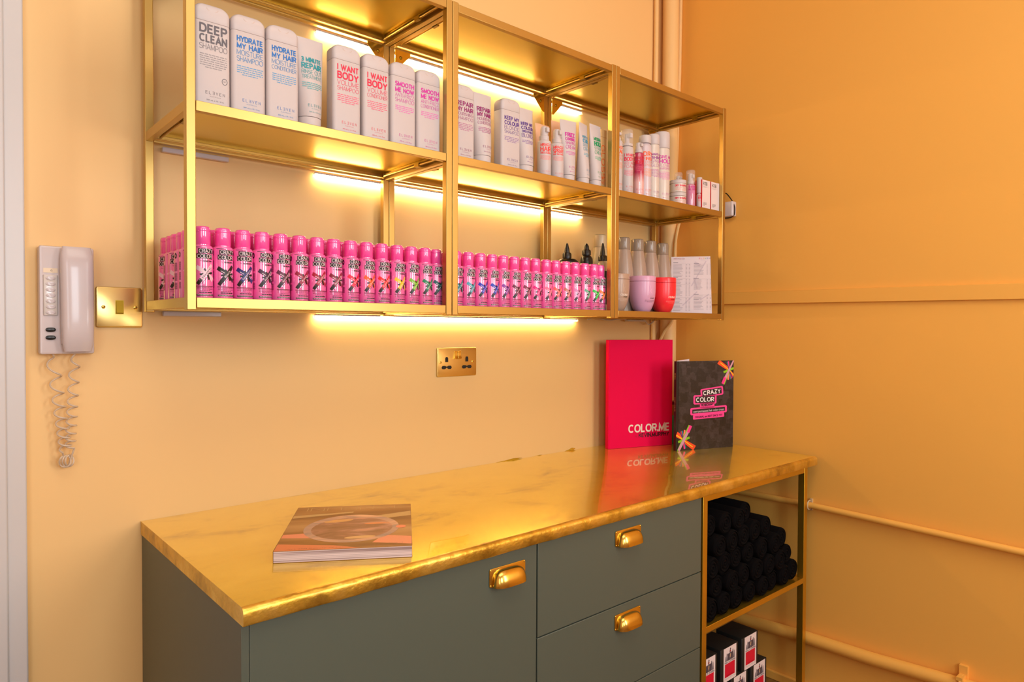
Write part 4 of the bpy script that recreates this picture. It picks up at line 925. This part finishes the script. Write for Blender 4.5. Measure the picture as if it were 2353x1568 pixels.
# open brass frame
FX0, FX1, FP = 1.0548, 1.6690, .0214
t = thing('open_frame_shelf', 'open brass frame unit under the right end of the worktop', 'shelf unit', (FX0, 0, FL))
fb = M['frame_brass']; FYB = -.080
for x in (FX0, FX1-FP):
    for y in (CYF, FYB-FP):
        mb = MB(); mb.box(x, x+FP, y, y+FP, FL, CZ1, fb); L(mb, FX0).build('post', t, bevel=.0008)
for z, hh in ((CZ1-.0205, .0200), (.3365, .0175)):
    mb = MB(); mb.box(FX0+FP, FX1-FP, CYF+.0004, CYF+.018, z, z+hh, fb); L(mb, FX0).build('front_rail', t, bevel=.0008)
    mb = MB(); mb.box(FX0+FP, FX1-FP, FYB-.018, FYB-.0004, z, z+hh, fb); L(mb, FX0).build('back_rail', t, bevel=.0008)
    for x in (FX0+.001, FX1-.019):
        mb = MB(); mb.box(x, x+.018, CYF+FP, FYB-FP, z, z+hh, fb); L(mb, FX0).build('side_rail', t, bevel=.0008)
    if z < .5:
        mb = MB(); mb.box(FX0+.0195, FX1-.0195, CYF+.0185, FYB-.0185, z+.011, z+.0165, fb); L(mb, FX0).build('shelf_panel', t)
# ------------------------------------------------------------------ rolled towels
def towel_mesh(seed):
    rr = random.Random(seed); R = .0333; Ln = .36; mb = MB(); rings = []; n = 30; ph = rr.uniform(0, 6.28)
    sq = rr.uniform(.90, 1.0)
    def rad(a): return R*(1+.02*math.sin(2*a+ph)+.015*math.sin(5*a+ph*2))
    for s_, sc in ((0, .86), (.006, .96), (.016, 1.0), (.5, 1.01), (.984, 1), (.994, .96), (1, .86)):
        rings.append([(rad(2*PI*j/n)*sc*math.cos(2*PI*j/n), s_*Ln, rad(2*PI*j/n)*sc*sq*math.sin(2*PI*j/n)) for j in range(n)])
    mb.loft(rings, M['towel'], False, True)
    # spiral end: wound layers with grooves between
    K = 18; vs = []; fs = []; m_ = 48
    for k in range(K+1):
        f = .02+.84*k/K
        for j in range(m_):
            a = 2*PI*j/m_; turn = (f*3.4-a/(2*PI)+ph) % 1.0
            y = .0055*(abs(turn-.5)*2)**2.0+.004*(1-f)*0
            vs.append((R*f*math.cos(a), y-.001+(.002 if k == K else 0), R*f*sq*math.sin(a)))
    for k in range(K):
        for j in range(m_):
            a, b = k*m_+j, k*m_+(j+1) % m_; fs.append((a, a+m_, b+m_, b))
    fs.append(tuple(range(m_))); mb.add(vs, fs, M['towel']); return mb
for i in range(0): pass
tm = []
for k in range(5):
    o_ = towel_mesh(k).build('rolled_towel'); tm.append(o_.data); bpy.data.objects.remove(o_)
tiers = [[1.1125+.0705*k for k in range(8)], [1.1475+.0705*k for k in range(7)], [1.1125+.0705*k for k in range(7)], [1.1475+.0705*k for k in range(5)], [1.1125+.0705*k for k in range(4)]]
tn = ['lowest', 'second', 'third', 'fourth', 'top']; rr = random.Random(9)
zt0 = .3365+.0165+.0356
for i, row in enumerate(tiers):
    for k, x in enumerate(row):
        o_ = bpy.data.objects.new('rolled_towel', tm[(i*3+k) % 5]); C.objects.link(o_)
        o_.location = (x+rr.uniform(-.0004, .0004), -.6015+rr.uniform(0, .014)+(.012 if k == len(row)-1 else 0), zt0+i*.0587+rr.uniform(-.0006, .0006)); o_.rotation_euler = (0, 0, rr.uniform(-.003, .003))
        side = 'rightmost roll' if k == len(row)-1 else ('leftmost roll' if k == 0 else '%s roll from the left' % ords[k])
        tag(o_, 'rolled black towel, %s of the %s tier in the frame unit' % (side, tn[i]), 'towel', 'rolled black towels in the frame unit')
# ------------------------------------------------------------------ black dye boxes
def dyebox(x0, z, y, label, word):
    t = thing('hair_dye_box', label, 'box', (x0, y, z), 0, 'black boxes with white and red labels'); W, D, H = .0948, .090, .1028; mb = MB()
    mb.rbox(0, W, 0, D, 0, H, .003, M['black_matt'], .0015); mb.build('carton', t)
    mb = MB(); f = flat(0); a, b = W*.155, W*.885; wp = M['boxwhite']; prect(mb, f, a, b, .001, H-.001, wp, 1, 1)
    prect(mb, f, a+.007, b-.008, .014, .054, M['red_label'], 2, 1)
    g1, g2, g3 = ink((128, 120, 128)), ink((76, 68, 80)), ink((104, 98, 108))
    for u0, u1, h, g in ((.0, .14, .012, g1), (.12, .26, .020, g1), (.24, .40, .017, g2), (.60, .74, .018, g2), (.70, .88, .024, g3), (.86, 1.0, .019, g1)):
        p0 = a+.007+(b-a-.015)*u0; p1 = a+.007+(b-a-.015)*u1; pquad(mb, f, (p0, .062), (p1, .062), ((p0*.3+p1*.7), .066+h), ((p0*.7+p1*.3), .064+h), g, 2, 1)
    c = (a+b)/2; pquad(mb, f, (c-.010, .062), (c+.012, .062), (c+.016, .084), (c-.015, .082), g2, 3, 1); band(mb, f, (c, .064), (c, .092), .007, g3, 4, 1, .004)
    band(mb, f, (c-.001, .070), (c+.001, .080), .004, ink((206, 170, 130)), 5, 1); disc(mb, f, c, .0885, .0032, .0026, ink((150, 30, 34)), 5, 12); disc(mb, f, c+.001, .0945, .0022, .003, g2, 5, 10)
    text(mb, "WELL'S DYEING", f, c, .0580, (b-a)*.84, .0052, ink((50, 34, 50)), .02); text(mb, word, f, c, .0185, (b-a)*.55, .0040, ink((240, 120, 100)))
    text(mb, 'THESE WILL NOT EAT YOU', f, c, .0095, (b-a)*.82, .0020, ink((80, 60, 76)), .01); mb.build('box_label', t)
bz = FL+.1032+.1030
dyebox(1.0780, bz, -.578, 'black dye box with red label cut off by the left brass post, upper tier', 'silver'); dyebox(1.1915, bz, -.578, 'black dye box with red label in the middle of the upper tier', 'wild vanilla'); dyebox(1.3080, bz, -.578, 'black dye box with red label at the right of the upper tier', 'cinnamon gel')
z2 = bz-.1030
for i, x in enumerate((1.135, 1.2490, 1.3630)): dyebox(x, z2, -.578, 'black dye box with red label in the lower tier, %s' % ('left', 'middle', 'right end')[i], 'copper')
for i, x in enumerate((1.1915, 1.3060)): dyebox(x, FL, -.578, 'black dye box on the floor below the lower tier, %s one' % ('left', 'right')[i], 'copper')
# ================================================================== BOOKS AND MAGAZINE
def frame_at(p, q):
    """root on the worktop, x axis along p->q"""
    return math.atan2(q[1]-p[1], q[0]-p[0])
p, q = (1.2778, -.0748), (1.5310, -.1590); a = frame_at(p, q); W = math.hypot(q[0]-p[0], q[1]-p[1]); H = 1.1412-WZ
t = thing('red_book', 'large crimson red hardback standing upright against the back wall', 'book', (p[0], p[1], WZ+.0003), a)
mb = MB(); mb.box(0, W, 0, .003, 0, H, M['red']); mb.box(-.0045, .003, .0005, .020, 0, H, M['red']); mb.box(0, W, .0175, .0205, 0, H, M['red'])
f = flat(0); text(mb, 'COLOR.ME', f, W*.625, H*.175, W*.665, .0295, ink((244, 226, 208)), .022)
text(mb, 'KEVIN.MURPHY', f, W*.705, H*.109, W*.495, .0150, ink((40, 10, 22)), .02); text(mb, 'by', f, W*.415, H*.105, .010, .0080, ink((190, 10, 50)), 0)
mb.build('cover', t, bevel=.0006); mb = MB(); mb.box(.004, W-.004, .0034, .0172, .003, H-.002, M['pages']); mb.build('pages', t)
p, q = (1.4366, -.2521), (1.6640, -.3288); a = frame_at(p, q); W = math.hypot(q[0]-p[0], q[1]-p[1]); H = 1.0680-WZ
M['collage'] = mat('dark_photo_collage', (40, 34, 36), 0.3, 0, Coat_Weight=.3)
n_, l_, b_ = nodes(M['collage']); _tc = n_.new('ShaderNodeTexCoord'); _v = n_.new('ShaderNodeTexVoronoi'); _v.distance = 'CHEBYCHEV'; _v.inputs['Scale'].default_value = 48
_no = n_.new('ShaderNodeTexNoise'); _no.inputs['Scale'].default_value = 120; _no.inputs['Detail'].default_value = 4; _mx = n_.new('ShaderNodeMix'); _mx.data_type = 'FLOAT'; _mx.inputs[0].default_value = .55
_sx = n_.new('ShaderNodeSeparateColor'); l_.new(_tc.outputs['Object'], _v.inputs['Vector']); l_.new(_tc.outputs['Object'], _no.inputs['Vector']); l_.new(_v.outputs['Color'], _sx.inputs[0])
l_.new(_sx.outputs[0], _mx.inputs[2]); l_.new(_no.outputs['Fac'], _mx.inputs[3]); _rp = n_.new('ShaderNodeValToRGB'); _rp.color_ramp.elements[0].position = .35; _rp.color_ramp.elements[0].color = lin((20, 15, 15)); _rp.color_ramp.elements[1].position = .78; _rp.color_ramp.elements[1].color = lin((58, 48, 51))
l_.new(_mx.outputs[0], _rp.inputs['Fac']); l_.new(_rp.outputs['Color'], b_.inputs['Base Color'])
t = thing('shade_chart_book', 'black shade-chart folder with pink logo standing in front of the red book', 'book', (p[0], p[1], WZ+.0003), a)
mb = MB(); mb.box(0, W, 0, .0022, 0, H, M['collage']); mb.box(-.009, .002, .001, .014, 0, H, M['black']); f = flat(0)
pk = ink((248, 66, 150)); wt = ink((242, 232, 232)); bk_ = ink((26, 20, 22))
def rrect(cx, cz, w_, h_, m, lay, rot=0, r=.006):
    pts = []
    for sx, sz, t0 in ((1, 1, 0), (-1, 1, PI/2), (-1, -1, PI), (1, -1, 1.5*PI)):
        for i in range(5):
            aa = t0+PI/2*i/4; u = sx*(w_/2-r)+r*math.cos(aa); v_ = sz*(h_/2-r)+r*math.sin(aa); pts.append(f(cx+u*math.cos(rot)-v_*math.sin(rot), cz+u*math.sin(rot)+v_*math.cos(rot), lay))
    mb.add(pts, [tuple(range(len(pts)))], m)
X = lambda s_: W*s_; Z = lambda s_: H*s_
# positions as fractions of the cover read off the cover itself
rrect(X(.600), Z(.645), W*.415, H*.100, pk, 1, .10); rrect(X(.475), Z(.562), W*.420, H*.105, pk, 1, .0); rrect(X(.515), Z(.500), W*.265, H*.075, pk, 1, .0, .005)
rrect(X(.545), Z(.438), W*.670, H*.082, pk, 1, .03); rrect(X(.545), Z(.372), W*.570, H*.050, pk, 1, .03, .003)
rrect(X(.600), Z(.645), W*.355, H*.068, bk_, 2, .10, .001); rrect(X(.475), Z(.562), W*.355, H*.072, bk_, 2, 0, .001); rrect(X(.545), Z(.438), W*.600, H*.045, bk_, 2, .03, .001)
text(mb, 'CRAZY', f, X(.600), Z(.645), W*.320, H*.050, wt, .02, rot=.10, lay=3); text(mb, 'COLOR', f, X(.475), Z(.562), W*.325, H*.052, wt, .02, lay=3)
text(mb, 'RENBOW', f, X(.490), Z(.500), W*.165, H*.028, bk_, .03, lay=3); band(mb, f, (X(.575), Z(.500)), (X(.625), Z(.508)), .006, bk_, 3, 1, .001)
text(mb, 'semi-permanent hair color cream', f, X(.545), Z(.436), W*.56, H*.024, wt, .02, rot=.03, lay=3); text(mb, 'ORIGINAL and BEST SINCE 1977', f, X(.545), Z(.372), W*.50, H*.022, ink((110, 20, 70)), .01, rot=.03, lay=3)
cols = [(244, 80, 30), (250, 210, 20), (140, 200, 20), (250, 50, 140), (30, 130, 150), (250, 130, 100), (60, 50, 140), (216, 30, 40)]
def burst(cx, cz, sgn):
    g = lambda i: ink(cols[i]); K = 1.15
    def bnd(p_, q_, w_, i, lay, w2_=None):
        w_ *= K; w2_ = w2_*K if w2_ else None; P_, Q_ = (cx+sgn*K*p_[0], cz+sgn*K*p_[1]), (cx+sgn*K*q_[0], cz+sgn*K*q_[1])
        def cl(z): return (max(-.008 if z[0] < W*.5 else 0, min(W, z[0])), max(.0005, min(H, z[1])))
        band(mb, f, cl(P_), cl(Q_), w_, g(i) if i < 9 else ink((206, 150, 170)), lay, 1, w2_)
    bnd((-.004, 0), (.040, -.030), .010, 0, 1, .022); bnd((-.004, .002), (.034, -.024), .0025, 1, 2); bnd((0, .004), (-.030, .018), .012, 0, 1, .018); bnd((-.002, .001), (-.036, .016), .003, 1, 2)
    bnd((-.020, -.006), (.022, .006), .007, 2, 3); bnd((0, 0), (.012, .024), .010, 3, 1); bnd((0, 0), (-.006, .028), .005, 4, 2); bnd((0, 0), (-.010, .026), .004, 7, 2); bnd((0, 0), (.004, .030), .006, 5, 2); bnd((0, 0), (-.014, .024), .003, 6, 2)
    bnd((0, 0), (.004, -.028), .006, 3, 2); bnd((0, 0), (.008, -.026), .004, 4, 2); bnd((-.022, -.040), (.020, .044), .0045, 2, 4); bnd((-.018, -.042), (.026, .042), .010, 9, 5); bnd((.016, .022), (.026, .042), .010, 3, 6)
burst(W*.095, H*.120, 1); burst(W*.915, H*.888, -1)
mb.v = [(min(max(x, -.009), W), y, min(max(z, 0), H)) for x, y, z in mb.v]
mb.build('cover', t); 
mb = MB(); mb.box(-.001, .006, .004, .0125, .002, H-.002, M['pages'])
v = [(.002, .013, .002), (.002, .013, H+.001), (.070, .034, H+.006), (.070, .034, .002)]; mb.add(v+[(x, y+.0012, z) for x, y, z in v], [(0, 1, 2, 3), (7, 6, 5, 4), (0, 4, 5, 1), (1, 5, 6, 2), (2, 6, 7, 3), (0, 3, 7, 4)], M['paper']); mb.build('inner_flap', t)
mb = MB(); mp4 = lambda u, v_, lay: (-.0092-.0002*lay, .0075-u, v_); text(mb, 'CRAZY COLOR', mp4, 0, H*.52, .050, .0045, ink((230, 170, 120)), .01, rot=-PI/2); text(mb, 'RENBOW', mp4, 0, H*.83, .022, .0045, ink((230, 170, 120)), .01, rot=-PI/2); mb.build('spine_print', t)
# small cartons between the two books
M['tint_green'] = mat('green_carton', (90, 196, 146), .4); M['tan'] = mat('tan_carton', (186, 132, 60), .4); M['darkred'] = mat('dark_red_lid', (104, 10, 20), .4)
t = thing('green_carton', 'small green carton half hidden between the red book and the black folder', 'box', (1.565, -.135, WZ+.0003), -.3); mb = MB(); mb.rbox(-.02, .03, -.012, .03, 0, .104, .0015, M['tint_green']); mb.build('carton', t)
t = thing('tan_carton', 'small tan carton with dark red band on top of the green carton', 'box', (1.565, -.135, WZ+.1048), -.3); mb = MB(); mb.rbox(-.02, .03, -.012, .03, 0, .040, .0015, M['tan']); mb.build('carton', t)
mb = MB(); mb.rbox(-.0205, .0305, -.0125, .0305, .0402, .050, .0015, M['darkred']); mb.build('lid_band', t)
# magazine
P_ = {'bl': (.0865, -.1927), 'br': (.2901, -.3305), 'fr': (.1246, -.5865), 'fl': (-.0868, -.4530)}
a = math.atan2(-(.5865-.4530), .1246+.0868); ux = (math.cos(a), math.sin(a)); Wm = .2490; Hm = .3060
t = thing('magazine', 'thick magazine with brown and orange glass-dish cover lying on the worktop', 'magazine', (-.0868, -.4530, WZ+.0003), a)
mb = MB(); th = .0215
mb.box(.0008, Wm-.0008, .0008, Hm-.0008, .0006, th-.0006, M['pages']); mb.build('pages', t)
M['mag'] = mat('magazine_cover', (164, 116, 62), .45, 0, Specular_IOR_Level=.3)
noise_color(M['mag'], [(.35, (128, 84, 36)), (.5, (166, 118, 58)), (.62, (196, 152, 96))], 2.2, 3, (1.0, 4.5, 1), .5)
mb = MB(); mb.rbox(0, Wm, 0, Hm, th-.0006, th, .001, M['mag'], .0002); mb.rbox(0, Wm, 0, Hm, 0, .0006, .001, M['mag'], .0002); mb.box(-.0004, .0004, .001, Hm-.001, 0, th, M['mag'])
mt = lambda u, v_, lay: (u, v_, th+.00012*lay)
o1 = ink((226, 140, 104)); o2 = ink((214, 122, 72)); br1 = ink((168, 122, 62)); lt = ink((190, 154, 96))
pquad(mb, mt, (.001, .001), (Wm*.62, .001), (Wm*.42, .022), (.001, .042), o2, 1, 6); pquad(mb, mt, (Wm*.70, .030), (Wm-.001, .012), (Wm-.001, .060), (Wm*.78, .075), o1, 1, 6)
pquad(mb, mt, (.001, .078), (Wm*.34, .070), (Wm*.30, .108), (.001, .100), o1, 1, 6); pquad(mb, mt, (.001, .215), (Wm*.5, .245), (Wm*.5, .255), (.001, .235), lt, 1, 4); pquad(mb, mt, (Wm*.68, .185), (Wm-.001, .210), (Wm-.001, .245), (Wm*.60, .205), lt, 1, 4)
cx, cy = Wm*.52, Hm*.43
def mixm(name, stops, sc, dist=1.0):
    m = mat(name, (150, 110, 80), .4, 0, Specular_IOR_Level=.3); noise_color(m, stops, sc, 5, (1, 2.0, 1), .6, dist=dist); return m
M['bubble'] = mixm('bubble_print', [(.36, (140, 96, 52)), (.5, (164, 116, 84)), (.6, (190, 142, 118)), (.7, (226, 150, 84))], 9, 1.5)
M['rim'] = mixm('bubble_rim_print', [(.36, (150, 130, 122)), (.55, (206, 160, 128)), (.7, (232, 184, 140))], 7)
disc(mb, mt, cx, cy, .094, .096, M['rim'], 2, 48); disc(mb, mt, cx+.001, cy-.003, .080, .076, M['bubble'], 3, 48)
disc(mb, mt, cx+.098, cy-.004, .010, .010, ink((236, 130, 92)), 3, 16); disc(mb, mt, cx-.03, cy+.052, .030, .010, ink((212, 160, 92)), 4, 20, .2); disc(mb, mt, cx+.045, cy+.025, .022, .006, ink((222, 140, 80)), 4, 20, 0)
disc(mb, mt, cx+.02, cy-.066, .030, .009, ink((214, 170, 110)), 4, 20, .1)
text(mb, 'INFRINGE', mt, Wm*.52, Hm*.925, Wm*.86, .026, lt, -.01); text(mb, 'Art and beauty of hair', mt, Wm*.30, .010, Wm*.42, .004, ink((160, 90, 60))); text(mb, 'Issue 13', mt, Wm*.88, .022, Wm*.10, .004, ink((150, 96, 60)))
mb.build('cover', t)
